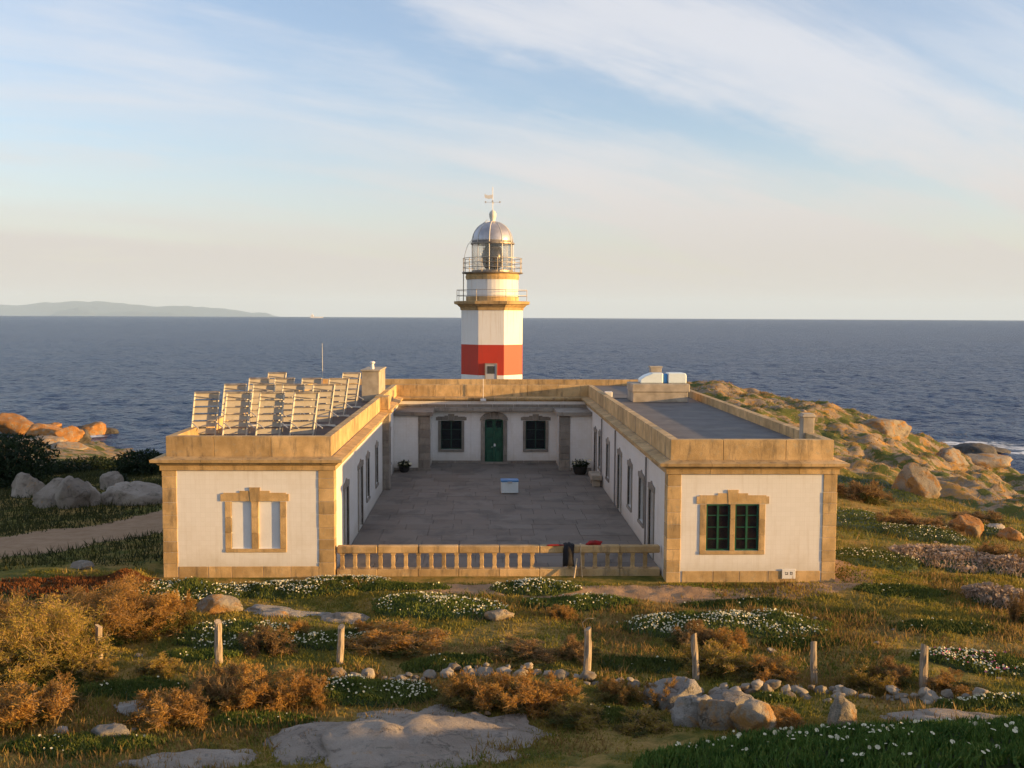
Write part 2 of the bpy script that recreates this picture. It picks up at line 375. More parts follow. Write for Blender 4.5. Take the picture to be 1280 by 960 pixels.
# sea
t = material('sea_water'); sc = t.n('Mapping'); t.set(sc.inputs[0], t.pos); sc.inputs['Scale'].default_value = (.9, 1.0, 1.0); sc.inputs['Rotation'].default_value = (0, 0, .35)
w1 = t.noise(sc, .07, 3.0, .55, .3); w2 = t.noise(sc, .30, 5.0, .62, .2); w3 = t.noise(sc, .012, 3.0, .6)
t.set(t.b.inputs['Base Color'], t.mix(t.ramp(w3, .35, .65), (.012, .040, .115), (.020, .054, .140))); t.b.inputs['Roughness'].default_value = .28; t.b.inputs['IOR'].default_value = 1.33; t.b.inputs['Specular IOR Level'].default_value = .36
w4 = t.noise(sc, .8, 3.0, .6)
bump(t, t.math('ADD', t.math('ADD', t.math('MULTIPLY', w1, .9), t.math('MULTIPLY', w2, 1.3)), t.math('MULTIPLY', w4, .3)), 1.0, 3.6)
t = material('foam'); n = t.noise(t.pos, .35, 7.0, .68, .6); e = att(t, 'edge')
t.set(t.b.inputs['Base Color'], (.78, .78, .76)); t.b.inputs['Roughness'].default_value = .7
t.set(t.b.inputs['Alpha'], t.ramp(t.math('ADD', n, t.math('MULTIPLY', e, .40)), .56, .86))
plain('island', (.035, .055, .075), .9, .25, .004, b=0)

# ------------------------------------------------------------------ terrain
SEA = -14.0
CP = np.array([
 # in front of the house
 (-12, 34, .04), (-5, 34, .04), (1, 34, -.05), (7, 33, -.02), (13, 33, -.05), (-14, 31, -.05), (-8, 30, -.05), (0, 30, -.12), (8, 30, -.15), (15, 30, -.2),
 (-10, 26, .0), (-4, 26, -.02), (2, 25.5, -.05), (8, 25, -.05), (13, 25, -.1), (-9, 22, .05), (-2, 22, .0), (4, 22, -.05), (9, 22, .0), (13, 22, .1),
 (-9, 19.5, .1), (0, 19.5, .1), (5.0, 18.8, .55), (8, 18.6, .80), (12, 18.8, .80), (16, 19.5, .5), (-3, 17.5, .5),
 (0, 10, 3.0), (0, 0, 7.3), (-15, 5, 3.5), (15, 11, 3.2), (18, 15.4, 2.7), (24, 14, 3.0), (24, 19, .8), (30, 0, 3.5), (-30, 12, .5), (0, -30, 9), (40, -30, 5), (-40, -30, 5),  # unseen ridge at the right, raised to shade the lower left ground
 # under the house
 (0.6, 45, -.5), (0.6, 58, -.5), (-8, 48, -.5), (9, 48, -.5), (0.6, 70, -.4), (-9, 62, -.6), (11, 62, -.2),
 # left
 (-18, 38, -.3), (-14, 45, -.7), (-22, 43, -.7), (-20, 50, -1.2), (-30, 44, -1.2), (-30, 62, -2.2), (-18, 66, -1.9), (-32, 95, -4.6), (-14, 92, -3.2), (-45, 75, -4.6),
 (-42, 125, -11), (-20, 120, -9), (-60, 150, -13.4), (-75, 175, -13.6), (-30, 155, -17), (0, 125, -9), (0, 155, -17), (-80, 120, -10.5), (-80, 60, -5), (-50, 30, -1), (-120, 100, -15), (-110, 170, -15), (-120, 20, -6),
 # right
 (15, 42, -.3), (21, 40, -.55), (21, 50, -.9), (27, 61, -1.6), (17, 62, -.1), (17, 78, 1.0), (18, 100, 1.9), (27, 100, 1.1), (35, 100, -.2), (40, 100, -1.9), (44.5, 100, -4.2), (54, 100, -7.6),
 (30, 78, -1.0), (38, 80, -3.8), (33, 60, -2.6), (44, 80, -5.6), (18, 130, -5), (32, 132, -8), (46, 128, -12.5), (62, 125, -15.5), (20, 165, -18), (50, 165, -18), (74, 100, -13.2), (92, 60, -15), (60, 60, -6.8), (60, 30, -5.5),
 (45, 40, -3.2), (110, 100, -19), (70, 0, -2), (110, 20, -12), (130, 160, -22), (-130, 190, -20), (0, 200, -24), (60, 200, -24), (-60, 200, -19)], float)
def _tps(r2): return np.where(r2 > 0, .5*r2*np.log(np.maximum(r2, 1e-12)), 0.0)
_d2 = ((CP[:, None, :2]-CP[None, :, :2])**2).sum(2); _n = len(CP)
_A = np.zeros((_n+3, _n+3)); _A[:_n, :_n] = _tps(_d2)+np.eye(_n)*2.0; _A[:_n, _n] = 1; _A[:_n, _n+1:] = CP[:, :2]; _A[_n, :_n] = 1; _A[_n+1:, :_n] = CP[:, :2].T
_w = np.linalg.solve(_A, np.concatenate([CP[:, 2], np.zeros(3)]))

def seg_dist(x, y, pts):
    d = np.full(np.shape(x), 1e9)
    for (ax, ay), (bx, by) in zip(pts[:-1], pts[1:]):
        t_ = np.clip(((x-ax)*(bx-ax)+(y-ay)*(by-ay))/((bx-ax)**2+(by-ay)**2), 0, 1)
        d = np.minimum(d, np.hypot(x-ax-t_*(bx-ax), y-ay-t_*(by-ay)))
    return d
PATH = [G(-400, 720, -.8), G(-80, 704, -.7), G(0, 692, -.7), G(70, 679, -.7), G(130, 665, -.7), G(205, 650, -.7), (-13.4, 52), (-13.2, 62), (-14, 72)]
TRACK = [(7.0, 32.0), (3.5, 32.2), (-2, 32.6)]
TRACK2 = [(13.4, 36.5), (12.8, 33.5), (9, 31.8), (6, 32.0)]
def ss(a, b, v): v = np.clip((v-a)/(b-a), 0, 1); return v*v*(3-2*v)
def rockmask(x, y):
    r = ss(56, 74, y + (x-14)*1.05 + (fbm(x*.08, y*.08, 5)-.5)*26)*ss(11, 17, x)
    l = ss(112, 128, y + (fbm(x*.08, y*.08, 6)-.5)*24)*ss(5, -20, x)
    return np.clip(r+l, 0, 1)
def height(x, y):
    x = np.asarray(x, float); y = np.asarray(y, float); sh = x.shape; X = x.ravel(); Y = y.ravel(); z = np.empty_like(X)
    for i in range(0, len(X), 20000):
        r2 = (X[i:i+20000, None]-CP[None, :, 0])**2 + (Y[i:i+20000, None]-CP[None, :, 1])**2
        z[i:i+20000] = _tps(r2) @ _w[:_n] + _w[_n] + X[i:i+20000]*_w[_n+1] + Y[i:i+20000]*_w[_n+2]
    z = z.reshape(sh)
    house = ss(.45, -.15, np.maximum(np.maximum(-11.6-x, x-12.7), np.maximum(33.2-y, y-73)))
    z = z*(1-house) + house*np.minimum(z, -.15)
    open_ = (1-house)
    pth = ss(3.0, 1.8, seg_dist(x, y, PATH))
    amp = open_*(1-.8*pth)
    z = z + amp*((fbm(x*.45, y*.45, 1, 4)-.5)*.34 + (fbm(x*2.1, y*2.1, 2, 3)-.5)*.13)
    rm = rockmask(x, y)
    rid = 1-np.abs(2*fbm(x*.11+3, y*.07, 8, 4)-1); r2_ = 1-np.abs(2*fbm(x*.30, y*.22, 9, 4)-1)
    z = z + rm*((rid-.65)*2.0 + (r2_-.65)*1.1 + (fbm(x*.9, y*.9, 10, 3)-.5)*.9)
    return z
H1 = lambda x, y: float(height(np.array([x]), np.array([y]))[0])

ys = np.concatenate([np.arange(-30, 16, 2.0), np.arange(16, 37, .11), np.arange(37, 75, .28), np.arange(75, 135, .6), np.arange(135, 205, 1.6)])
xs = np.concatenate([np.arange(-130, -40, 2.0), np.arange(-40, -15, .4), np.arange(-15, 18, .12), np.arange(18, 62, .35), np.arange(62, 131, 2.0)])
gx, gy = np.meshgrid(xs, ys); gz = height(gx, gy)
nx, ny = len(xs), len(ys); idx = np.arange(nx*ny).reshape(ny, nx)
fq = np.stack([idx[:-1, :-1], idx[:-1, 1:], idx[1:, 1:], idx[1:, :-1]], -1).reshape(-1, 4)
me = mesh_np('ground', np.stack([gx, gy, gz], -1).reshape(-1, 3), fq, True)
def set_attr(me, nm, val):
    a = me.attributes.new(nm, 'FLOAT', 'POINT'); a.data.foreach_set('value', np.ascontiguousarray(val, np.float32).ravel())
set_attr(me, 'path', np.maximum(np.maximum(ss(3.6, 2.1, seg_dist(gx, gy, PATH)), .85*ss(1.2, .3, seg_dist(gx, gy, TRACK))), .9*ss(1.3, .4, seg_dist(gx, gy, TRACK2))))
set_attr(me, 'rock', rockmask(gx, gy))
set_attr(me, 'rust', ss(1.25, .7, np.hypot((gx+13.2)/4.6, (gy-32.2)/1.5)))
struct(link('ground', me, 'ground'))

# sea: one sheet out to the horizon, with real chop where the waves can be told apart
rs = np.concatenate([[.01, 40, 80], np.geomspace(110, 1600, 330), np.geomspace(1750, 15000, 24)])
th = np.concatenate([np.linspace(-37, 37, 640), np.linspace(41, 319, 70)])*math.pi/180; nt = len(th)
RR, TT = np.meshgrid(rs, th, indexing='ij'); X = RR*np.sin(TT); Y = RR*np.cos(TT); cell = np.gradient(rs)[:, None]
def rid_(x, y, s_): return 1-np.abs(2*fbm(x, y, s_, 2)-1)
ch = (rid_(X*.13+.3*Y*.13, Y*.16, 21)-.6)*1.1 + (rid_(X*.34, Y*.42-X*.1, 22)-.6)*.55 + (fbm(X*.035, Y*.05, 23, 3)-.5)*1.1
amp = ss(60, 130, RR)*ss(1600, 700, RR)*(np.abs(np.where(TT > math.pi, TT-2*math.pi, TT)) < .66)
i_ = np.arange(len(rs)*nt).reshape(len(rs), nt); j_ = np.roll(i_, -1, 1)
fq = np.stack([i_[:-1], i_[1:], j_[1:], j_[:-1]], -1).reshape(-1, 4)
me = mesh_np('sea', np.stack([X, Y, SEA+ch*amp*.75], -1).reshape(-1, 3), fq[:, ::-1], True)
struct(link('sea', me, 'sea_water'))

# far coast on the horizon
def ridge(name, pts, y0, depth, seed):
    n = 90; px = np.linspace(pts[0][0], pts[-1][0], n); h = np.interp(px, [p[0] for p in pts], [p[1] for p in pts])
    h = np.maximum(h + (fbm(px*.06, px*0, seed, 4)-.5)*4.0*(h > 1), 0)
    x = (px-604)/FPX*y0; hz = h*y0/FPX - 20; rows = 9; V = []
    for j in range(rows):
        t_ = j/(rows-1)*2-1; k = max(0, 1-t_*t_)
        V.append(np.stack([x*(1+t_*depth/y0), np.full(n, y0+t_*depth), np.where(h > .2, SEA-60+(hz-SEA+60)*(k**.7), SEA-60) + (fbm(px*.2, px*0+j, seed+3)-.5)*70*k*(h > 2)], -1))
    V = np.concatenate(V); i = np.arange(rows*n).reshape(rows, n)
    f = np.stack([i[:-1, :-1], i[:-1, 1:], i[1:, 1:], i[1:, :-1]], -1).reshape(-1, 4)
    return struct(link(name, mesh_np(name, V, f, True), 'island'))
ridge('far_hills', [(-420, 4), (-200, 9), (-60, 10), (20, 12), (60, 14), (110, 17), (150, 15), (200, 11), (240, 12), (290, 7), (330, 3), (352, 0)], 55000, 3000, 41)
ridge('far_headland', [(70, 0), (85, 5), (105, 9), (118, 8), (128, 3), (150, 4), (180, 5), (220, 3), (250, 0)], 48000, 2000, 47)

# ------------------------------------------------------------------ house
LX0, LX1, LY = -11.1, -5.2, 34.4
RX0, RX1, RY = 6.35, 12.2, 33.6
BY, BACK = 60.5, 66.5                # yard front and back of the rear range
house = thing('lighthouse_house', 'long U-shaped white tiled keepers house with ochre stone trim round a yard', 'house', (0.6, 50, 0))
def P(o):                             # attach to the house keeping world coordinates
    o.parent = house; o.matrix_parent_inverse = Matrix.Translation((-0.6, -50, 0)); return o
Wp = dict()
def hpart(mb, name, mat, bevel=0.0, **kw):
    o = mb.obj(name, mat, None, bevel, **kw); return P(o)
def sub(mb, name, mat, parent, bevel=0.0, **kw):  # sub-part of a house part, world coordinates
    o = mb.obj(name, mat, None, bevel, **kw); o.parent = parent; return o

def wall(name, p, u, n, L, z0, z1, ops, th=.4, mat='wall_tile'):
    """wall panel from point p along u, outward normal n, with openings (u0,u1,z0,z1)"""
    us = sorted({0.0, L, *[o[0] for o in ops], *[o[1] for o in ops]}); zs = sorted({z0, z1, *[o[2] for o in ops], *[o[3] for o in ops]})
    m = MB(); u = Vector(u); n = Vector(n); p = Vector(p); Z = Vector((0, 0, 1))
    pt = lambda a, z, d: p + u*a + Z*z - n*d
    def inop(a, z): return any(o[0] < a < o[1] and o[2] < z < o[3] for o in ops)
    for a, bq in zip(us[:-1], us[1:]):
        for c_, d_ in zip(zs[:-1], zs[1:]):
            if inop((a+bq)/2, (c_+d_)/2): continue
            m.poly([pt(a, c_, 0), pt(bq, c_, 0), pt(bq, d_, 0), pt(a, d_, 0)], [(0, 1, 2, 3)])
            m.poly([pt(a, c_, th), pt(bq, c_, th), pt(bq, d_, th), pt(a, d_, th)], [(3, 2, 1, 0)])
    for o in ops + [(0, L, z0, z1)]:
        a, bq, c_, d_ = o
        m.poly([pt(a, c_, 0), pt(bq, c_, 0), pt(bq, d_, 0), pt(a, d_, 0), pt(a, c_, th), pt(bq, c_, th), pt(bq, d_, th), pt(a, d_, th)],
               [(0, 1, 5, 4), (1, 2, 6, 5), (2, 3, 7, 6), (3, 0, 4, 7)])
    return hpart(m, name, mat)

# openings in the yard walls: (y0, y1, z0, z1, kind)
L_IN = [(36.9, 38.0, .0, 2.5, 'door'), (41.1, 42.5, .0, 2.6, 'door'), (44.0, 44.9, .8, 2.6, 'win'), (47.7, 48.6, .8, 2.6, 'win'), (54.4, 55.3, .8, 2.6, 'win')]
R_IN = [(36.3, 37.3, .0, 2.5, 'door'), (38.6, 39.7, .8, 2.55, 'win'), (41.8, 42.8, .8, 2.55, 'win'), (45.0, 46.1, .0, 2.6, 'door'), (49.4, 50.4, .8, 2.55, 'win'), (52.9, 53.8, .8, 2.55, 'win'), (55.0, 56.0, .0, 2.5, 'door')]
ZW0, ZW1 = -.8, 4.06
LW = [(-8.75, -8.06, .87, 2.53), (-7.81, -7.07, .87, 2.53)]
RW = [(7.69, 8.52, .95, 2.58), (8.69, 9.52, .95, 2.58)]
wall('wall', (LX0, LY, 0), (1, 0, 0), (0, -1, 0), LX1-LX0, ZW0, ZW1, [(a-LX0, b_-LX0, c_, d_) for a, b_, c_, d_ in LW])
wall('wall', (RX0, RY, 0), (1, 0, 0), (0, -1, 0), RX1-RX0, ZW0, ZW1, [(a-RX0, b_-RX0, c_, d_) for a, b_, c_, d_ in RW])
wall('wall', (LX1, LY+.4, 0), (0, 1, 0), (1, 0, 0), BY-LY-.4, ZW0, ZW1, [(a-LY-.4, b_-LY-.4, c_, d_) for a, b_, c_, d_, k in L_IN])
wall('wall', (RX0, BY, 0), (0, -1, 0), (-1, 0, 0), BY-RY-.4, ZW0, ZW1, [(BY-b_, BY-a, c_, d_) for a, b_, c_, d_, k in R_IN])
wall('wall', (LX0, BACK, 0), (0, -1, 0), (-1, 0, 0), BACK-LY-.4, ZW0, ZW1, [])
wall('wall', (RX1, RY+.4, 0), (0, 1, 0), (1, 0, 0), BACK-RY-.4, ZW0, ZW1, [])
wall('wall', (RX1-.4, BACK, 0), (-1, 0, 0), (0, 1, 0), RX1-LX0-.8, ZW0, ZW1, [])
WL = AY(551, 545, BY)[0], AY(577, 545, BY)[0]; WR = AY(657, 545, BY)[0], AY(682, 545, BY)[0]; DR = AY(606, 545, BY)[0], AY(629, 545, BY)[0]
ops = [(WL[0]-LX1, WL[1]-LX1, .85, 2.62), (DR[0]-LX1, DR[1]-LX1, .02, 2.72), (WR[0]-LX1, WR[1]-LX1, .85, 2.62)]
wall('wall', (LX1, BY, 0), (1, 0, 0), (0, -1, 0), RX0-LX1, ZW0, ZW1, ops)
# corner bays in the yard
BF = 57.6
BL = (LX1, -3.15); BR = (4.52, RX0)
for x0, x1 in (BL, BR):
    m = MB().box(x0+.005, x1-.005, BF, BY-.005, -.5, 3.2); hpart(m, 'corner_bay', 'wall_tile')

# roofs
hpart(MB().box(LX0+.41, LX1-.41, LY+.41, BY+.5, 4.05, 4.40), 'roof', 'roof_brown')
hpart(MB().box(RX0+.41, RX1-.41, RY+.41, BY+.5, 4.05, 4.42), 'roof', 'roof_felt')
hpart(MB().box(LX0+.41, RX1-.41, BY+.502, BACK-.41, 4.05, 4.41), 'roof', 'roof_felt')

# stone runs ------------------------------------------------------
def run(name, a, b_, n, prof, seg, m0=0, m1=0, mat='dressed_stone', gap=.012, bev=.012, jit=.006):
    """blocks of one profile (offset out, z) laid from a to b; m0/m1 mitre sign at the ends"""
    a = Vector((*a, 0)); b_ = Vector((*b_, 0)); n = Vector((*n, 0)); L = (b_-a).length; d = (b_-a)/L
    k = max(1, round(L/seg)); cuts = [L*i/k + (random.uniform(-.12, .12)*seg if 0 < i < k else 0) for i in range(k+1)]
    for i in range(k):
        s0, s1 = cuts[i]+(gap/2 if i else 0), cuts[i+1]-(gap/2 if i < k-1 else 0); m = MB(); N = len(prof); vs = []
        j = random.uniform(-jit, jit)
        for s_, mi in ((s0, m0 if i == 0 else 0), (s1, m1 if i == k-1 else 0)):
            for off, z in prof:
                e = -off*mi if s_ == s0 else off*mi
                vs.append(a + d*(s_+e) + n*(off+(j if off > .02 else 0)) + Vector((0, 0, z)))
        cross = d.cross(Vector((0, 0, 1))).dot(n)
        fs = [tuple(range(N)), tuple(range(2*N-1, N-1, -1))] + [(q, N+q, N+(q+1) % N, (q+1) % N) for q in range(N)]
        if cross < 0: fs = [tuple(reversed(f)) for f in fs]
        m.poly(vs, fs); o = hpart(m, name, mat)
        if bev and len(prof) == 4:
            bm = bmesh.new(); bm.from_mesh(o.data); bmesh.ops.bevel(bm, geom=bm.edges[:], offset=bev, segments=1, affect='EDGES'); bm.to_mesh(o.data); bm.free()
CORN = [(-.05, 3.63), (.07, 3.63), (.07, 3.80), (.13, 3.83), (.18, 3.90), (.32, 3.93), (.34, 4.03), (-.05, 4.10)]
PARA = [(-.10, 4.062), (-.10, 4.80), (-.40, 4.80), (-.40, 4.062)]
PLIN = [(.02, -.7), (.02, .24), (-.02, .24), (-.02, -.7)]
# order of the profile is fixed so that faces point outwards
def rv(p): return list(reversed(p))
for nm, pr, sg, jt in (('cornice_stone', CORN, 1.5, .004), ('parapet_stone', rv(PARA), 1.9, .008)):
    off = .0
    run(nm, (LX0, LY), (LX1, LY), (0, -1), pr, sg, 1, 1, jit=jt)
    run(nm, (LX1, LY), (LX1, 51.0), (1, 0), pr, sg, 1, 0, jit=jt)
    run(nm, (LX1, 51.9), (LX1, BY+.1), (1, 0), pr, sg, 0, -1, jit=jt)
    run(nm, (LX1, BY+.1), (RX0, BY+.1), (0, -1), pr, sg, -1, -1, jit=jt)
    run(nm, (RX0, BY+.1), (RX0, RY), (-1, 0), pr, sg, -1, 1, jit=jt)
    run(nm, (RX0, RY), (RX1, RY), (0, -1), pr, sg, 1, 1, jit=jt)
    run(nm, (RX1, RY), (RX1, BACK), (1, 0), pr, sg*1.3, 1, 1, jit=jt)
    run(nm, (RX1, BACK), (LX0, BACK), (0, 1), pr, sg*1.5, 1, 1, jit=jt)
    run(nm, (LX0, BACK), (LX0, LY), (-1, 0), pr, sg*1.3, 1, 1, jit=jt)
pl_ = rv(PLIN)
run('plinth_stone', (LX0+.5, LY), (LX1-.53, LY), (0, -1), pl_, .95)
run('plinth_stone', (RX0+.53, RY), (RX1-.5, RY), (0, -1), pl_, .95)
run('plinth_stone', (RX1, RY+.5), (RX1, BACK), (1, 0), pl_, 1.6)
run('plinth_stone', (LX0, BACK), (LX0, LY+.5), (-1, 0), pl_, 1.6)
PL2 = [(.03, -.3), (.03, .16), (-.02, .16), (-.02, -.3)]
run('plinth_stone', (BL[1]+.02, BY), (DR[0]-.25, BY), (0, -1), rv(PL2), 1.2, mat='grey_stone')
run('plinth_stone', (DR[1]+.25, BY), (BR[0]-.02, BY), (0, -1), rv(PL2), 1.2, mat='grey_stone')
run('plinth_stone', (BL[0], BF), (BL[1]-.62, BF), (0, -1), rv(PL2), 1.2, mat='grey_stone')
run('plinth_stone', (BR[0]+.62, BF), (BR[1], BF), (0, -1), rv(PL2), 1.2, mat='grey_stone')

run('frieze_stone', (LX1+.02, BY), (RX0-.02, BY), (0, -1), rv([(.03, 3.455), (.03, 3.625), (-.02, 3.625), (-.02, 3.455)]), 1.4, mat='grey_stone')
def quoins(x0, x1, y0, y1, z0=-.6, z1=3.63, h=.42, mat='dressed_stone'):
    z = z0; k = 0
    while z < z1-.05:
        hh = min(h*random.uniform(.85, 1.2), z1-z); 
        if z1-z-hh < .15: hh = z1-z
        e = random.uniform(-.004, .006); e2 = .03 if k == 0 else 0
        hpart(MB().box(x0-e-e2, x1+e+e2, y0-e-e2, y1, z+.005, z+hh-.005), 'quoin_stone', mat, .012); z += hh; k += 1
quoins(LX0-.02, LX0+.48, LY-.022, LY+.5); quoins(LX1-.53, LX1+.02, LY-.022, LY+.48)
quoins(RX0-.02, RX0+.46, RY-.022, RY+.5); quoins(RX1-.46, RX1+.02, RY-.022, RY+.5)
quoins(BL[1]-.62, BL[1]+.05, BF-.06, BF+.55, -.3, 3.19, mat='grey_stone'); quoins(BR[0]-.05, BR[0]+.56, BF-.06, BF+.55, -.3, 3.19, mat='grey_stone')
quoins(LX1-.1, LX1+.36, 51.05, 51.85, -.3, 4.0, mat='grey_stone')                # buttress on the left yard wall
hpart(MB().box(LX1-.42, LX1+.50, 50.98, 51.92, 4.0, 4.16), 'buttress_cap', 'dressed_stone', .02)
hpart(MB().box(LX1-.40, LX1+.34, 51.02, 51.88, 4.162, 4.86), 'buttress_pier', 'dressed_stone', .03)
# low eaves slab over the yard front and the bays
for x0, x1, y0, y1 in ((LX1+.003, BL[1]+.22, BF-.25, BY-.02), (BL[1]+.225, BR[0]-.225, BY-.5, BY-.02), (BR[0]-.22, RX0-.003, BF-.25, BY-.02)):
    hpart(MB().box(x0, x1, y0, y1, 3.22, 3.45), 'eaves_slab', 'grey_stone', .02)

# windows and doors ------------------------------------------------
def stepped_lintel(cx, hw, z, y, k=1.0):
    """stepped lintel with keystone; three stones"""
    e = []
    m = MB().prism([(cx-hw, z+.02), (cx-.16, z+.02), (cx-.19, z+.38*k), (cx-.52*k, z+.38*k), (cx-.52*k, z+.31*k), (cx-hw+.1, z+.31*k), (cx-hw+.1, z+.27*k), (cx-hw, z+.27*k)], y-.03, y+.05)
    e.append(m)
    m = MB().prism([(cx+.16, z+.02), (cx+hw, z+.02), (cx+hw, z+.27*k), (cx+hw-.1, z+.27*k), (cx+hw-.1, z+.31*k), (cx+.52*k, z+.31*k), (cx+.52*k, z+.38*k), (cx+.19, z+.38*k)], y-.03, y+.05)
    e.append(m)
    e.append(MB().prism([(cx-.152, z-.0), (cx+.152, z-.0), (cx+.19, z+.50*k), (cx-.19, z+.50*k)], y-.04, y+.05))
    return e
def casement(w_, x0, x1, z0, z1, y, mat, bars, curtain=None):
    f = .055; m = MB()
    m.box(x0, x0+f, y, y+.06, z0, z1).box(x1-f, x1, y, y+.06, z0, z1).box(x0+f, x1-f, y, y+.06, z0, z0+f).box(x0+f, x1-f, y, y+.06, z1-f, z1)
    cx = (x0+x1)/2; m.box(cx-.035, cx+.035, y-.004, y+.064, z0+f, z1-f)
    for zz in bars:
        m.box(x0+f, cx-.035, y+.005, y+.055, zz-.015, zz+.015).box(cx+.035, x1-f, y+.005, y+.055, zz-.015, zz+.015)
    sub(m, 'window_frame', mat, w_)
    for a, c_ in ((x0+f, cx-.035), (cx+.035, x1-f)):
        zz = [z0+f]+list(bars)+[z1-f]
        for q, r_ in zip(zz[:-1], zz[1:]): sub(MB().box(a, c_, y+.025, y+.035, q, r_), 'pane', 'window_glass', w_)
    if curtain: sub(MB().box(x0, x1, y+.16, y+.17, z0, z1), 'curtain', curtain, w_)
    else: sub(MB().box(x0, x1, y+.25, y+.27, z0, z1), 'dark_room_sheet', 'dark_void', w_)  # sheet coloured near black in place of the unlit room
def front_window(ops_, y, blind):
    x0, x1 = ops_[0][0], ops_[1][1]; z0, z1 = ops_[0][2], ops_[0][3]; cx = (ops_[0][1]+ops_[1][0])/2
    w_ = hpart(MB().box(x0-.22, x1+.22, y-.035, y+.05, z0-.13, z0-.002), 'window', 'dressed_stone', .012, label='walled-up double window' if blind else 'green double window with small panes')
    for a, c_ in ((x0-.22, x0), (x1, x1+.22), (ops_[0][1], ops_[1][0])):
        zz = z0
        for q in range(3):
            h_ = (z1-z0)/3; sub(MB().box(a, c_, y-.025, y+.10, zz+.003, zz+h_-.003), 'jamb_stone', 'dressed_stone', w_, .008); zz += h_
    hw = (x1-x0)/2+.34
    for m in stepped_lintel(cx, hw, z1, y): sub(m, 'lintel_stone', 'dressed_stone', w_)
    for o in ops_:
        if blind: sub(MB().box(o[0], o[1], y+.05, y+.12, o[2], o[3]), 'white_infill', 'white_infill', w_)
        else: casement(w_, o[0]+.004, o[1]-.004, o[2]+.004, o[3]-.004, y+.02, 'green_paint', [o[2]+.41*k for k in (1, 2, 3)], 'curtain_red')
front_window(LW, LY, True); front_window(RW, RY, False)

def yard_front_window(xx):
    x0, x1 = xx; z0, z1 = .85, 2.62; y = BY; cx = (x0+x1)/2
    w_ = hpart(MB().box(x0-.16, x1+.16, y-.09, y+.05, z0-.14, z0-.002), 'window', 'grey_stone', .012)
    for a, c_ in ((x0-.16, x0), (x1, x1+.16)):
        for q in range(3):
            h_ = (z1-z0)/3; sub(MB().box(a, c_, y-.07, y+.1, z0+q*h_+.003, z0+(q+1)*h_-.003), 'jamb_stone', 'grey_stone', w_, .008)
    for m in stepped_lintel(cx, (x1-x0)/2+.30, z1, y, .8): sub(m, 'lintel_stone', 'grey_stone', w_)
    casement(w_, x0+.004, x1-.004, z0+.004, z1-.004, y+.10, 'dark_green', [z0+.6, z0+1.2])
yard_front_window(WL); yard_front_window(WR)
# main door with arched head
x0, x1 = DR; cx = (x0+x1)/2; y = BY
dr = hpart(MB().box(x0+.01, cx-.006, y+.16, y+.22, .03, 2.70).box(cx+.006, x1-.01, y+.16, y+.22, .03, 2.70), 'door', 'green_paint', label='green double door with arched stone head')
for a, c_ in ((x0+.10, cx-.10), (cx+.10, x1-.10)):
    for q, r_ in ((.15, .75), (.85, 1.5), (1.6, 2.1)): sub(MB().box(a, c_, y+.13, y+.165, q, r_), 'door_panel', 'green_paint', dr, .012)
    sub(MB().box(a, c_, y+.15, y+.158, 2.18, 2.6), 'pane', 'window_glass', dr)
sub(MB().box(cx-.02, cx+.10, y+.08, y+.128, 1.02, 1.18), 'notice', 'white_paint', dr)
sub(MB().bar((cx-.12, y+.10, .98), (cx-.12, y+.155, .98), .03, 8), 'handle', 'pale_metal', dr)
for a, c_ in ((x0-.24, x0), (x1, x1+.24)):
    for q in range(5): sub(MB().box(a, c_, y-.08, y+.12, .02+q*.52, .015+(q+1)*.52), 'jamb_stone', 'grey_stone', dr, .01)
N = 5; R0 = (x1-x0)/2
for q in range(N):
    t0, t1 = math.pi*(1-q/N)-.012, math.pi*(1-(q+1)/N)+.012
    pts = [(cx+R0*1.0*math.cos(t0), 2.62+.13*math.sin(t0)), (cx+R0*math.cos((t0+t1)/2), 2.62+.13*math.sin((t0+t1)/2)), (cx+R0*math.cos(t1), 2.62+.13*math.sin(t1)),
           (cx+(R0+.30)*math.cos(t1), 2.62+.52*math.sin(t1)+.02), (cx+(R0+.30)*math.cos((t0+t1)/2), 2.62+.52*math.sin((t0+t1)/2)+.04), (cx+(R0+.30)*math.cos(t0), 2.62+.52*math.sin(t0)+.02)]
    sub(MB().prism(pts, y-.09, y+.06), 'arch_stone', 'grey_stone', dr)
hpart(MB().box(x0-.3, x1+.3, y-.35, y-.085, -.05, .10), 'door_step', 'grey_stone', .015)

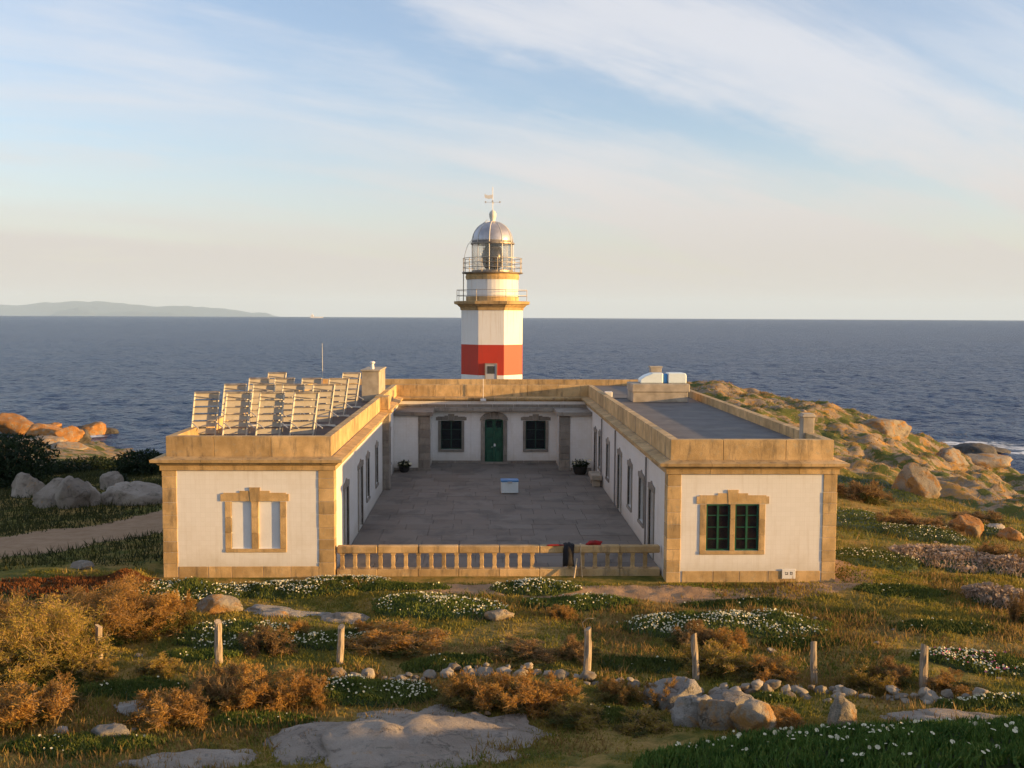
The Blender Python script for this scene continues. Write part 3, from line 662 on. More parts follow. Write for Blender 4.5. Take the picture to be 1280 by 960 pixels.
def yard_opening(X, n, y0, y1, z0, z1, kind, brown):
    """opening in a yard side wall; n = outward sign along x"""
    bx = lambda a, c_, ya, yb, za, zb: MB().box(min(X+n*a, X+n*c_), max(X+n*a, X+n*c_), ya, yb, za, zb)
    if kind == 'door':
        w_ = hpart(bx(-.22, -.17, y0+.01, y1-.01, z0+.01, z1-.01), 'door', 'brown_door' if brown else 'dark_green')
        for q in range(2): sub(bx(-.17, -.15, y0+.15, y1-.15, z0+.2+q*1.15, z0+1.15+q*1.15), 'door_panel', 'brown_door' if brown else 'dark_green', w_)
        sub(bx(-.17, -.10, y0+.08, y0+.12, 1.02, 1.06), 'handle', 'pale_metal', w_)
    else:
        w_ = hpart(bx(-.05, .07, y0-.12, y1+.12, z0-.12, z0-.002), 'window', 'grey_stone', .01)
        cy = (y0+y1)/2; f = .06
        m = bx(-.20, -.14, y0+.003, y0+f, z0+.003, z1-.003)
        for a in ((y1-f, y1-.003, z0+.003, z1-.003), (cy-.03, cy+.03, z0+f, z1-f), (y0+f, y1-f, z0+.003, z0+f), (y0+f, y1-f, z1-f, z1-.003)):
            q = bx(-.20, -.14, *a); m.poly(q.v, q.f)
        sub(m, 'window_frame', 'dark_green', w_)
        for a, c_ in ((y0+f, cy-.03), (cy+.03, y1-f)): sub(bx(-.175, -.165, a, c_, z0+f, z1-f), 'pane', 'window_glass', w_)
        sub(bx(-.36, -.34, y0, y1, z0, z1), 'dark_room_sheet', 'dark_void', w_)  # near-black sheet painted as the darkness of the room inside
    for a, c_ in ((y0-.14, y0), (y1, y1+.14)): sub(bx(-.05, .035, a, c_, max(z0, .0), z1), 'jamb_stone', 'grey_stone', w_, .008)
    cy = (y0+y1)/2; hw = (y1-y0)/2+.2
    pts = [(cy-hw, z1), (cy+hw, z1), (cy+hw, z1+.20), (cy+.2, z1+.26), (cy, z1+.36), (cy-.2, z1+.26), (cy-hw, z1+.20)]
    vs = [(X-n*.05, a, z) for a, z in pts]+[(X+n*.045, a, z) for a, z in pts]; k = len(pts)
    fs = [tuple(range(k)), tuple(range(2*k-1, k-1, -1))]+[(i, k+i, k+(i+1) % k, (i+1) % k) for i in range(k)]
    if n > 0: fs = [tuple(reversed(f_)) for f_ in fs]
    sub(MB().poly(vs, fs), 'lintel_stone', 'grey_stone', w_)
for i, o in enumerate(L_IN): yard_opening(LX1, 1, *o, True)
for i, o in enumerate(R_IN): yard_opening(RX0, -1, *o, i != 3)

# rain pipes
for X, y, mat, z0 in ((LX1+.09, 53.2, 'pipe_white', .1), (RX0-.08, 37.75, 'pipe_dark', .02), (RX0-.08, 46.7, 'pipe_dark', .02), (RX0-.08, 52.1, 'pipe_dark', .02)):
    s_ = 1 if X < 0 else -1
    hpart(MB().tube([(X, y, 3.62), (X, y, z0)], .04 if s_ < 0 else .055, 8), 'rain_pipe', mat)

# roof chimneys and hatches belong to the house
hpart(MB().box(RX1-.50, RX1-.08, RY+2.2, RY+2.62, 4.42, 5.50).box(RX1-.55, RX1-.03, RY+2.15, RY+2.67, 5.36, 5.44), 'chimney', 'concrete', .02)
ch = hpart(MB().box(-6.52, -5.58, 53.2, 56.5, 4.40, 6.02), 'chimney', 'concrete', .02, label='big square rendered chimney stack with pot')
sub(MB().box(-6.58, -5.52, 53.14, 56.56, 6.022, 6.11), 'chimney_cap', 'concrete', ch, .015)
sub(MB().lathe([(.10, 6.112), (.09, 6.3), (.07, 6.4), (.14, 6.43), (.14, 6.5), (.05, 6.54)], 12, cx=-6.02, cy=54.0), 'chimney_pot', 'white_paint', ch)

# small white number board low on the right wing
nb = tag(MB().box(10.36, 10.83, RY-.052, RY-.022, -.03, .31).obj('number_board', 'white_paint', None, .006), 'small white board with dark figures low on the right wing front', 'board')
for x0, z0, ww, hh in ((10.47, .11, .10, .03), (10.47, .16, .025, .05), (10.51, .175, .06, .022), (10.55, .14, .022, .06), (10.64, .11, .025, .11), (10.64, .19, .09, .025), (10.70, .14, .03, .05), (10.66, .11, .07, .022)):
    o = MB().box(x0, x0+ww, RY-.055, RY-.0525, z0, z0+hh).obj('figure_mark', 'ink', nb)

# ------------------------------------------------------------------ yard paving
pv = struct(MB().box(LX1-.02, RX0+.02, 34.75, BY+.05, -.30, -.045).obj('yard_pavement', 'paving'))
sm = []
for k in range(4):
    random.seed(50+k); a = .003
    m = MB().poly([(-.5+random.uniform(0, a), -.5+random.uniform(0, a), -.06), (.5-random.uniform(0, a), -.5+random.uniform(0, a), -.06), (.5-random.uniform(0, a), .5-random.uniform(0, a), -.06), (-.5+random.uniform(0, a), .5-random.uniform(0, a), -.06),
                   (-.496, -.496, 0), (.496, -.496, 0), (.496, .496, 0), (-.496, .496, 0)], [(4, 5, 6, 7), (0, 1, 5, 4), (1, 2, 6, 5), (2, 3, 7, 6), (3, 0, 4, 7)])
    me = m.mesh('paving_slab'); me.materials.append(MAT['paving']); sm.append(me)
random.seed(3); y = 34.8
while y < BY-.2:
    d = random.choice((.95, 1.1, 1.25)); d = min(d, BY-y)
    x = LX1+.02; 
    while x < RX0-.05:
        ww = random.choice((1.0, 1.25, 1.5, 1.9)); ww = min(ww, RX0-.02-x)
        if RX0-.02-x-ww < .5: ww = RX0-.02-x
        link('paving_slab', random.choice(sm), None, pv, (x+ww/2, y+d/2, random.uniform(-.004, .004)), (random.uniform(-.002, .002), random.uniform(-.002, .002), random.choice((0, math.pi))), (ww-.004, d-.004, 1)); x += ww
    y += d

# ------------------------------------------------------------------ balustrade
bl = thing('stone_balustrade', 'ochre stone balustrade closing the yard between the two wings', 'balustrade', (0.6, 34.62, 0))
def bp(mb, name, bev=.015): o = mb.obj(name, 'dressed_stone', bl, bev); return o
ox, oy = .6, 34.62
xa, xb = LX1+.07, RX0-.07; k = 8
for i in range(k):
    a = xa+(xb-xa)*i/k; c_ = xa+(xb-xa)*(i+1)/k; j = random.uniform(-.008, .008)
    bp(MB().box(a+.006-ox, c_-.006-ox, -.16+j, .17+j, -.7, .10), 'base_stone'); bp(MB().box(a+.006-ox, c_-.006-ox, -.13+j, .14+j, .66, .92+j*.5), 'rail_stone', .03)
bm_ = []
me = MB().lathe([(.115, .10), (.115, .16), (.085, .19), (.10, .30), (.105, .40), (.085, .55), (.085, .58), (.115, .60), (.115, .66)], 4, math.pi/4).mesh('baluster', .008); me.materials.append(MAT['dressed_stone'])
x = xa+.18; i = 0
while x < xb-.1:
    if not (1.75 < x < 3.0): link('baluster', me, None, bl, (x-ox, 0, 0), (0, 0, random.uniform(-.03, .03)))
    x += .4465; i += 1

# things by the gap in the balustrade
m = MB(); n = 14                                                          # dark coat hung over the rail
prof = [(-.02, 1.04), (-.20, 1.00), (-.27, .86), (-.30, .66), (-.33, .45), (-.34, .28), (-.20, .24), (-.14, .45), (-.14, .80)]
vs = []
for j in range(7):
    u_2 = j/6; xx = 3.02+.36*(u_2-.5)*(1-.1*math.sin(j)); 
    for q, (a, z) in enumerate(prof): vs.append((xx + .03*math.sin(q*1.7+j), oy+a*(.75+.3*math.sin(math.pi*u_2)) + .015*math.sin(3*j+q), z - .05*abs(u_2-.5)*2 + .02*math.sin(j*2.1+q)))
K = len(prof); fs = [(j*K+q, (j+1)*K+q, (j+1)*K+(q+1) % K, j*K+(q+1) % K) for j in range(6) for q in range(K)] + [tuple(range(K)), tuple(range(7*K-1, 6*K-1, -1))]
tag(m.poly(vs, fs).obj('coat', 'coat_dark', None, smooth=True), 'dark coat hung over the balustrade rail next to the missing balusters', 'coat')
tag(MB().bar((3.20, 34.20, -.15), (3.32, 34.40, .50), .03, 7, .024).obj('leaning_stick', 'stick_pale'), 'short pale wooden stick leaning under the dark coat', 'stick')
tag(MB().tube([(3.50, 34.28, -.15), (3.46, 34.36, .45), (3.44, 34.41, .96)], .014, 6).lathe([(.01, .93), (.05, .95), (.05, 1.01), (.01, 1.03)], 8, cx=3.44, cy=34.41).obj('thin_pole', 'stick_pale'), 'thin pale pole with a knob top propped against the balustrade', 'pole')

def blob(name, mat, r, seed, sub_=2, amp=.25, flat=0.0):
    bm = bmesh.new(); bmesh.ops.create_icosphere(bm, subdivisions=sub_, radius=1.0)
    me = bpy.data.meshes.new(name); bm.to_mesh(me); bm.free(); v = np.empty(len(me.vertices)*3); me.vertices.foreach_get('co', v); v = v.reshape(-1, 3)
    v = v*(1+amp*(fbm3(v*1.6+seed*3.1, seed)-.5)*2)[:, None]; v = v*np.array(r)
    if flat: v[:, 2] = np.maximum(v[:, 2], -r[2]*flat)
    me.vertices.foreach_set('co', v.ravel().astype(np.float32)); me.polygons.foreach_set('use_smooth', np.ones(len(me.polygons), bool)); me.update(); me.materials.append(MAT[mat]); return me
tag(link('red_bundle', blob('red_bundle', 'cloth_red', (.25, .14, .13), 5, 3, .75, .5), loc=(3.93, 34.70, .97)), 'red cloth bundle lying on the balustrade rail', 'cloth')
tag(link('red_bundle', blob('red_strap', 'cloth_red', (.33, .05, .035), 9, 3, .4, .6), loc=(2.55, 34.50, .95), rot=(0, 0, .05)), 'thin red cloth strip along the rail over the missing balusters', 'cloth')

# ------------------------------------------------------------------ things in the yard
wb = thing('white_chest', 'white box with a blue lid standing alone in the yard', 'box', (1.35, 50.2, 0), .04)
MB().box(-.43, .43, -.3, .3, .03, .60).obj('box_body', 'plastic_white', wb, .02); MB().box(-.46, .46, -.33, .33, .602, .70).obj('lid', 'lid_blue', wb, .03)
MB().box(-.12, .12, -.36, -.332, .55, .63).obj('latch', 'pale_metal', wb, .008)

def leaf_cloud(n, rad, size, seed, flat=.0, thin=.45):
    """n small pointed leaves filling an ellipsoid"""
    r = np.random.default_rng(seed); d = r.normal(size=(n, 3)); d /= np.linalg.norm(d, axis=1)[:, None]
    p = d*(r.random(n)**(1/2.2))[:, None]; p[:, 2] = np.where(p[:, 2] < -flat, -flat*r.random(n), p[:, 2])
    lump = .65+.7*fbm3(d*1.5+seed, seed); p = p*lump[:, None]*np.array(rad)
    a = r.normal(size=(n, 3)) + d*.6; a /= np.linalg.norm(a, axis=1)[:, None]; c_ = np.cross(a, r.normal(size=(n, 3))); c_ /= np.linalg.norm(c_, axis=1)[:, None]+1e-9
    s_ = (size*(.6+.8*r.random(n)))[:, None]
    v = np.stack([p-c_*s_*thin*.5, p+c_*s_*thin*.5, p+a*s_], 1).reshape(-1, 3); return v, np.arange(3*n).reshape(-1, 3)
def flower_mesh(p, size, seed, name='flowers', mat='flower_white', upn=(0, -.35, .9)):
    r = np.random.default_rng(seed); n = len(p); nn = np.array(upn)+r.normal(size=(n, 3))*.35; nn /= np.linalg.norm(nn, axis=1)[:, None]
    a = np.cross(nn, r.normal(size=(n, 3))); a /= np.linalg.norm(a, axis=1)[:, None]; b_ = np.cross(nn, a); s_ = size*(.4+1.2*r.random(n))
    ring = [p + (a*math.cos(t_)+b_*math.sin(t_))*s_[:, None] + nn*(s_*.25)[:, None] for t_ in np.arange(6)*math.pi/3]
    v = np.stack([p]+ring, 1).reshape(-1, 3); o = np.arange(n)[:, None]*7
    f = np.concatenate([np.concatenate([o, o+1+k, o+1+(k+1) % 6], 1) for k in range(6)])
    me = mesh_np(name, v, f); me.materials.append(MAT[mat]); return me

def planter(x, y, s, label):
    t_ = thing('flower_pot', label, 'flower pot', (x, y, 0))
    MB().lathe([(.26*s, 0), (.36*s, .12*s), (.42*s, .40*s), (.46*s, .46*s), (.42*s, .47*s), (.38*s, .40*s)], 16).obj('pot', 'soil_dark', t_, smooth=True)
    v, f = leaf_cloud(500, (.5*s, .5*s, .3*s), .12, int(x*10)+50, .3); v[:, 2] += .55*s
    link('foliage', mesh_np('foliage', v, f), 'leaf_dark', t_)
    r = np.random.default_rng(int(abs(x)*9)); p = r.normal(size=(34, 3))*np.array([.25*s, .22*s, .1*s]); p[:, 2] += .68*s
    link('flowers', flower_mesh(p, .06, 3), None, t_)['kind'] = 'stuff'
planter(-4.55, 57.0, .75, 'dark pot with white flowers at the left corner bay'); planter(5.55, 56.2, 1.0, 'dark pot with white flowers at the right corner bay')
tr = thing('stone_trough', 'pale stone trough against the right yard wall beside a flower pot', 'trough', (6.02, 52.6, 0))
MB().box(-.28, .28, -.8, .8, .36, .62).obj('basin', 'concrete', tr, .03); MB().box(-.2, .2, -.62, -.3, 0, .36).obj('foot', 'concrete', tr, .02); MB().box(-.2, .2, .3, .62, 0, .36).obj('foot', 'concrete', tr, .02)
lp = thing('wall_lamp', 'small white lamp on a thin stalk over the main door', 'lamp', (AY(604, 500, BY-.3)[0], BY-.36, 3.95))
MB().tube([(0, .30, .0), (0, -.05, .05), (0, -.08, .35)], .025, 6).obj('stalk', 'pipe_white', lp); MB().box(-.17, .17, -.16, .02, -.10, .05).obj('lamp_head', 'white_paint', lp, .02)
MB().bar((0, .28, .02), (0, .28, 1.25), .02, 6).obj('mast', 'pipe_white', lp)

# ------------------------------------------------------------------ right roof plant
hb = thing('roof_housing', 'rendered box with overhanging lid on the right wing roof', 'roof box', (9.55, 54.0, 4.42))
MB().box(-1.50, 1.46, -1.0, 1.0, 0, .55).obj('box_base', 'concrete', hb, .02); MB().box(-1.54, 1.56, -1.06, 1.06, .553, .98).obj('lid', 'concrete', hb, .025)
a = MB().prism([(-.62, 0), (.62, 0), (.62, .56), (.05, .56), (-.35, .40), (-.62, .22)], -.45, .45).obj('water_tank', 'plastic_white', None, .04, loc=(9.15, 54.0, 5.405))
tag(a, 'pale white tank with sloping end on the left of the roof box', 'tank')
a = MB().prism([(-.5, 0), (.5, 0), (.5, .46), (.42, .56), (-.5, .56)], -.45, .45).obj('water_tank', 'plastic_white', None, .04, loc=(10.55, 54.0, 5.405)); tag(a, 'pale white tank on the right of the roof box', 'tank')
a = MB().lathe([(.12, 0), (.13, .05), (.13, .46), (.10, .52)], 14).obj('blue_drum', 'plastic_blue', None, smooth=True, loc=(9.91, 53.75, 5.405)); tag(a, 'small blue drum between two white tanks on the roof', 'drum')
a = MB().box(-.30, .30, -.25, .25, 0, .80).box(-.35, .35, -.3, .3, .80, .88).obj('brick_flue', 'concrete', None, .015, loc=(9.55, 54.78, 5.405)); tag(a, 'squat rendered flue standing behind the white roof tanks', 'flue')
a = tag(MB().tube([(-.5, .2, .03), (0, 0, .03), (.5, .05, .03), (.9, .3, .03)], .025, 6).obj('roof_cable', 'pipe_dark', None, loc=(7.4, 55.2, 4.42)), 'dark cable lying across the right wing roof', 'cable')
a = tag(MB().box(-.22, .22, -.15, .15, 0, .32).obj('vent_box', 'white_paint', None, .03, loc=(7.15, 56.4, 4.42)), 'small pale vent box on the far end of the right roof', 'vent')

# ------------------------------------------------------------------ solar panels (seen from behind)
def solar_meshes():
    """local frame: panel foot along x at y=.9, panel rises towards -y (its top is nearest)"""
    w2, lean, z0, z1 = .43, .45, .12, 1.74; out = []
    pt = lambda x, s_, off=0: (x+.19*s_, .55-lean*s_ - off*.9, z0+(z1-z0)*s_ - off*.35)
    rails = []
    for sx_ in (-1, 1):
        m = MB(); m.bar(pt(sx_*w2, -.10), pt(sx_*w2, 1.0), .034, 4); rails.append(m.mesh('side_rail'))
    out.append(('side_rail', rails[0], 'cream_metal')); out.append(('side_rail', rails[1], 'cream_metal'))
    n_ = 6
    for k in range(n_):
        a, c_ = k/n_+.012, (k+1)/n_-.030
        A, B_, D_, E_ = pt(-w2+.02, a), pt(w2-.02, a), pt(w2-.02, c_), pt(-w2+.02, c_); th = .03
        vs = [A, B_, D_, E_] + [(p[0], p[1]+th, p[2]+th*.35) for p in (A, B_, D_, E_)]
        out.append(('panel_module', MB().poly(vs, [(0, 1, 2, 3), (7, 6, 5, 4), (0, 4, 5, 1), (1, 5, 6, 2), (2, 6, 7, 3), (3, 7, 4, 0)]).mesh('panel_module'), 'solar_back'))
        out.append(('cross_bar', MB().bar(pt(-w2, c_+.014, .03), pt(w2, c_+.014, .03), .014, 4).mesh('cross_bar'), 'rail_metal'))
    out.append(('top_bar', MB().bar(pt(-w2-.02, 1.005), pt(w2+.02, 1.005), .03, 4).mesh('top_bar'), 'rail_metal'))
    for sx_ in (-1, 1): out.append(('rear_leg', MB().bar(pt(sx_*w2, .82), (sx_*w2+.12, .95, .03), .02, 4).mesh('rear_leg'), 'pale_metal'))
    out.append(('brace', MB().bar(pt(-w2+.02, .92, .05), pt(w2-.02, .55+.3, .05), .012, 4).mesh('brace'), 'rail_metal'))
    out.append(('strut', MB().bar(pt(-w2, .28), (-w2+.30, -.15, .42), .022, 4).mesh('strut'), 'pale_metal'))
    out.append(('strut', MB().bar(pt(w2, .28), (w2+.30, -.15, .42), .022, 4).mesh('strut'), 'pale_metal'))
    out.append(('foot_bar', MB().box(-.62, .62, -.08, -.02, .02, .08).mesh('foot_bar'), 'cream_metal'))
    out.append(('foot_bar', MB().bar((-w2, .62, .05), (w2+.3, -.6, .05), .025, 4).mesh('foot_bar'), 'cream_metal'))
    return out
SM = solar_meshes()
ordn = ('leftmost', 'second', 'third', 'rightmost'); rown = ('front', 'second', 'third', 'back')
for r_, (pxs, yy) in enumerate((((256, 296, 338, 381), 36.9), ((292, 328, 365, 403), 41.2), ((322, 354, 388, 422), 45.2), ((345, 438), 49.6))):
    for i, px in enumerate(pxs):
        nm = ordn[i] if r_ < 3 else ('leftmost', 'rightmost')[i]
        x = AY(px, 520, yy)[0]-.10
        t_ = thing('solar_panel', f'{nm} tilted solar panel in the {rown[r_]} row on the left wing roof, seen from behind', 'solar panel', (x, yy, 4.40), math.radians(13), 'solar panels on the left wing roof')
        for pn, pm, mt in SM: link(pn, pm, mt, t_)
tag(MB().bar((0, 0, 0), (0, 0, 3.0), .022, 6, .012).obj('aerial', 'pale_metal', None, loc=(AY(403, 450, 57)[0], 57, 4.42)), 'thin pale aerial mast behind the solar panels', 'aerial')

# ------------------------------------------------------------------ lighthouse tower
TX, TY = .62, 70.0
tw = thing('lighthouse_tower', 'octagonal red and white lighthouse tower with domed glass lantern', 'lighthouse', (TX, TY, 0), math.radians(-2.5))
RO = 2.30; A0 = math.pi/8
def tp(mb, name, mat, **kw): return mb.obj(name, mat, tw, **kw)
tp(MB().lathe([(RO, -.6), (RO, 4.96)], 8, A0), 'tower_shaft', 'white_paint', label='white lower shaft')
tp(MB().lathe([(RO+.004, 4.961), (RO+.004, 7.05)], 8, A0), 'red_band', 'red_paint')
tp(MB().lathe([(RO, 7.051), (RO, 9.42)], 8, A0), 'tower_shaft', 'white_paint', label='white upper shaft')
cor = tp(MB().lathe([(RO+.06, 9.42), (RO+.10, 9.6), (RO+.25, 9.72), (RO+.30, 9.78), (RO+.52, 9.84), (RO+.55, 10.02), (RO+.2, 10.05)], 8, A0), 'tower_cornice', 'dressed_stone')
tp(MB().lathe([(1.86, 10.03), (1.86, 10.38)], 40), 'stone_ring', 'dressed_stone', smooth=False)
tp(MB().lathe([(1.80, 10.381), (1.80, 11.55)], 40), 'drum', 'white_paint')
tp(MB().lathe([(1.84, 11.551), (1.90, 11.75), (1.84, 11.93)], 40), 'stone_ring', 'dressed_stone')
tp(MB().lathe([(1.86, 11.931), (2.12, 11.98), (2.14, 12.05), (1.2, 12.06)], 40), 'gallery_floor', 'rail_metal')
d0 = AY(615, 465, TY-2.15)
dd = tp(MB().box(-.36, .36, -2.20, -2.13, 4.1, 5.72), 'door', 'grey_door'); MB().box(-.26, .26, -2.225, -2.201, 5.08, 5.60).obj('pane', 'window_glass', dd); MB().box(-.42, -.365, -2.23, -2.12, 4.1, 5.78).box(.365, .42, -2.23, -2.12, 4.1, 5.78).box(-.42, .42, -2.23, -2.12, 5.725, 5.79).obj('door_frame', 'grey_stone', dd)
def railing(R, z, h, n, thick, rows, a0=0.0, seg=8):
    g = tp(MB().bar((R*math.cos(a0), R*math.sin(a0), z), (R*math.cos(a0), R*math.sin(a0), z+h), thick, 6), 'rail_post', 'rail_metal')
    for k in range(1, n):
        t_ = a0+2*math.pi*k/n; tp(MB().bar((R*math.cos(t_), R*math.sin(t_), z), (R*math.cos(t_), R*math.sin(t_), z+h), thick, 6), 'rail_post', 'rail_metal')
    for zz in rows:
        tp(MB().tube([(R*math.cos(a0+2*math.pi*k/seg), R*math.sin(a0+2*math.pi*k/seg), z+zz) for k in range(seg+1)], thick*.8, 6), 'hand_rail', 'rail_metal')
railing(2.62, 10.03, .78, 8, .022, (.40, .78), A0, 8)
railing(2.06, 12.05, .98, 12, .026, (.34, .66, .98), .2, 36)
# lantern
tp(MB().lathe([(1.46, 12.06), (1.46, 12.20)], 32), 'lantern_sill', 'rail_metal')
for k in range(10):
    t0, t1 = -math.pi/2-.12+2*math.pi*k/10, -math.pi/2-.12+2*math.pi*(k+1)/10; R = 1.42; m = MB(); q = 3; vs = []
    for z in (12.20, 14.0):
        for i in range(q+1): t_ = t0+.02+(t1-t0-.04)*i/q; vs.append((R*math.cos(t_), R*math.sin(t_), z))
    for z in (12.20, 14.0):
        for i in range(q+1): t_ = t0+.02+(t1-t0-.04)*i/q; vs.append(((R-.012)*math.cos(t_), (R-.012)*math.sin(t_), z))
    fs = [(i, i+1, q+2+i, q+1+i) for i in range(q)]; o = 2*(q+1); fs += [(o+q+1+i, o+q+2+i, o+i+1, o+i) for i in range(q)]
    tp(MB().poly(vs, fs), 'lantern_pane', 'lantern_glass'); R = 1.45
    tp(MB().bar((R*math.cos(t0), R*math.sin(t0), 12.2), (R*math.cos(t0), R*math.sin(t0), 14.0), .028, 6), 'glazing_bar', 'pale_metal')
tp(MB().lathe([(.18, 12.06), (.45, 12.3), (.62, 12.5), (.76, 12.9), (.78, 13.15), (.72, 13.5), (.55, 13.85), (.30, 14.0), (.1, 14.02)], 28), 'optic', 'optic_dark', smooth=True)
for z in (12.5, 12.75, 13.0, 13.25, 13.5, 13.75): tp(MB().lathe([(.775-abs(z-13.1)*.22, z-.02), (.80-abs(z-13.1)*.22, z), (.775-abs(z-13.1)*.22, z+.02)], 28, cap=False), 'optic_ring', 'rail_metal')
tp(MB().lathe([(1.46, 14.0), (1.54, 14.02), (1.54, 14.12), (1.46, 14.14)], 32), 'dome_gutter', 'rail_metal')
dome = [(1.45*math.cos(a)**.9 if a < 1.5 else .2, 14.12+1.48*math.sin(a)) for a in np.linspace(0, 1.46, 12)]
tp(MB().lathe(dome, 40), 'dome', 'dome_zinc', smooth=True)
for k in range(10):
    t_ = -math.pi/2-.12+2*math.pi*k/10; tp(MB().tube([((r_+.012)*math.cos(t_), (r_+.012)*math.sin(t_), z) for r_, z in dome], .026, 5), 'dome_rib', 'cream_metal')
fin = tp(MB().lathe([(.22, 15.58), (.17, 15.68), (.20, 15.80), (.24, 15.95), (.26, 16.12), (.20, 16.28), (.08, 16.38), (.03, 16.42)], 16), 'finial', 'cream_metal', smooth=True)
va = tp(MB().bar((0, 0, 16.4), (0, 0, 18.0), .022, 6), 'weather_vane', 'pale_metal')
MB().prism([(-.55, 17.25), (-.30, 17.18), (-.02, 17.22), (.02, 17.36), (-.02, 17.48), (-.35, 17.42), (-.58, 17.52)], -.015, .015).obj('vane_arrow', 'white_paint', va)
MB().bar((-.5, 0, 16.95), (.5, 0, 16.95), .013, 5).bar((0, -.5, 16.95), (0, .5, 16.95), .013, 5).obj('compass_arms', 'pale_metal', va)
for x, y in ((-.5, 0), (.5, 0), (0, -.5), (0, .5)): MB().box(x-.05, x+.05, y-.02, y+.02, 16.9, 17.02).obj('compass_letter', 'pale_metal', va)
ld = tp(MB().bar((-1.98, -.75, 10.05), (-1.98, -.75, 12.1), .022, 5).bar((-1.98, -1.1, 10.05), (-1.98, -1.1, 12.1), .022, 5), 'ladder', 'rail_metal')
for k in range(7): MB().bar((-1.98, -.75, 10.3+k*.26), (-1.98, -1.1, 10.3+k*.26), .014, 5).obj('rung', 'rail_metal', ld)
tp(MB().tube([(-1.95, -.7, 12.05), (-1.92, -.68, 13.2), (-1.72, -.6, 13.9), (-1.45, -.5, 14.25), (-1.05, -.36, 15.15), (-.35, -.12, 15.72)], .02, 5), 'lightning_rod', 'pale_metal')

# ------------------------------------------------------------------ rocks
def rock_mesh(name, r, seed, mat, sub_=4, cuts=11, amp=.2, fine=.06):
    g = np.random.default_rng(seed); bm = bmesh.new(); bmesh.ops.create_icosphere(bm, subdivisions=sub_, radius=1.0)
    me = bpy.data.meshes.new(name); bm.to_mesh(me); bm.free(); v = np.empty(len(me.vertices)*3); me.vertices.foreach_get('co', v); v = v.reshape(-1, 3)
    v = v*(1+amp*2*(fbm3(v*1.1+seed*2.3, seed, 3)-.5))[:, None]
    for _ in range(cuts):
        n_ = g.normal(size=3); n_ /= np.linalg.norm(n_); d_ = g.uniform(.58, .88); e = np.maximum(0, v @ n_ - d_); v = v - e[:, None]*n_
    v = v*(1+fine*2.2*(fbm3(v*5+seed, seed+4, 3)-.5) - fine*1.6*np.maximum(0, .16-np.abs(fbm3(v*2.2+seed*1.7, seed+9, 2)-.5))/.16)[:, None]*np.array(r)
    me.vertices.foreach_set('co', v.ravel().astype(np.float32)); me.polygons.foreach_set('use_smooth', np.ones(len(me.polygons), bool)); me.update(); me.materials.append(MAT[mat]); return me
def rock(px, py, wpx, hpx, mat, label, seed, deep=.9, z=None, name='boulder', cuts=9, rot=0.0, tilt=0.0, amp=.16, group=None, cat='rock', sink=.35, zg=0.0):
    """rock whose foot shows at a photo pixel on the ground"""
    x, y = G(px, py, zg); zz = H1(x, y) if z is None else z
    for _ in range(3): x, y = G(px, py, zz); zz = H1(x, y) if z is None else z
    sc_ = y/FPX; a = wpx*sc_/2; h = hpx*sc_; c_ = h/(2-sink*2)*1.0; rz = h/(2*(1-sink)); ry = a*deep
    me = rock_mesh(name, (a*1.12, ry*1.1, rz*1.12), seed, mat, 4, cuts, amp)
    o = link(name, me, None, None, (x, y+ry*.8, zz+rz*(1-2*sink)), (tilt, 0, rot)); return tag(o, label, cat, group)

# far left boulders in the shade of the house
rock(62, 634, 62, 34, 'granite_pale', 'rounded grey boulder at the far left end of the shaded boulder row', 11, .8, zg=-1.2)
rock(86, 636, 42, 36, 'granite_pale', 'blocky pale boulder standing forward in the shaded boulder row', 12, .9, zg=-1.2, cuts=14)
rock(110, 632, 30, 30, 'granite_pale', 'upright pale boulder in the middle of the shaded boulder row', 13, .9, zg=-1.2, cuts=14)
rock(165, 632, 84, 28, 'granite_pale', 'long low whale-backed boulder nearest the left house wall', 14, .5, zg=-1.2, amp=.1, cuts=5)
rock(28, 622, 46, 28, 'granite_pale', 'half hidden grey boulder behind the shaded row beside the dark shrub', 15, .8, zg=-1.4)
rock(135, 612, 30, 22, 'granite_pale', 'small grey boulder perched behind the long whale-backed one', 16, .8, zg=-1.4)
# left shore
LS = [(12, 541, 52, 30, 'granite_orange', 'topmost orange rock at the left edge of the shore'), (50, 552, 60, 30, 'granite_orange', 'broad orange lichen rock on the left shore'),
      (62, 540, 26, 16, 'granite_orange', 'small jagged orange rock on the skyline of the left shore'), (80, 555, 40, 28, 'granite_orange', 'slanting orange rock sloping to the sea on the left shore'),
      (42, 562, 60, 18, 'granite_lichen', 'brown rock below the orange shore rocks'), (70, 566, 50, 18, 'granite_lichen', 'low brown rock nearest the left shore grass'), (98, 553, 22, 20, 'granite_wet', 'dark wet rock at the waters edge on the left shore')]
for k, (px, py, ww, hh, mt, lb) in enumerate(LS): rock(px, py, ww*1.1, hh*.72, mt, lb, 30+k, .7, z=-13.5, cuts=13, amp=.34, sink=.3)
rock(113, 545, 34, 17, 'granite_orange', 'round orange rock standing in the sea off the left shore', 41, .8, z=SEA, sink=.3)
rock(97, 545, 22, 12, 'granite_wet', 'dark wet rock left of the orange sea rock', 42, .8, z=SEA, sink=.3)
rock(133, 543, 22, 7, 'granite_wet', 'flat dark rock right of the orange sea rock', 43, .8, z=SEA, sink=.3)
# right shore
rock(1222, 572, 60, 16, 'granite_wet', 'long dark rock awash at the right shore', 51, .8, z=SEA, sink=.3)
rock(1250, 570, 40, 10, 'granite_wet', 'small dark rock awash beyond the right shore', 52, .8, z=SEA, sink=.3)
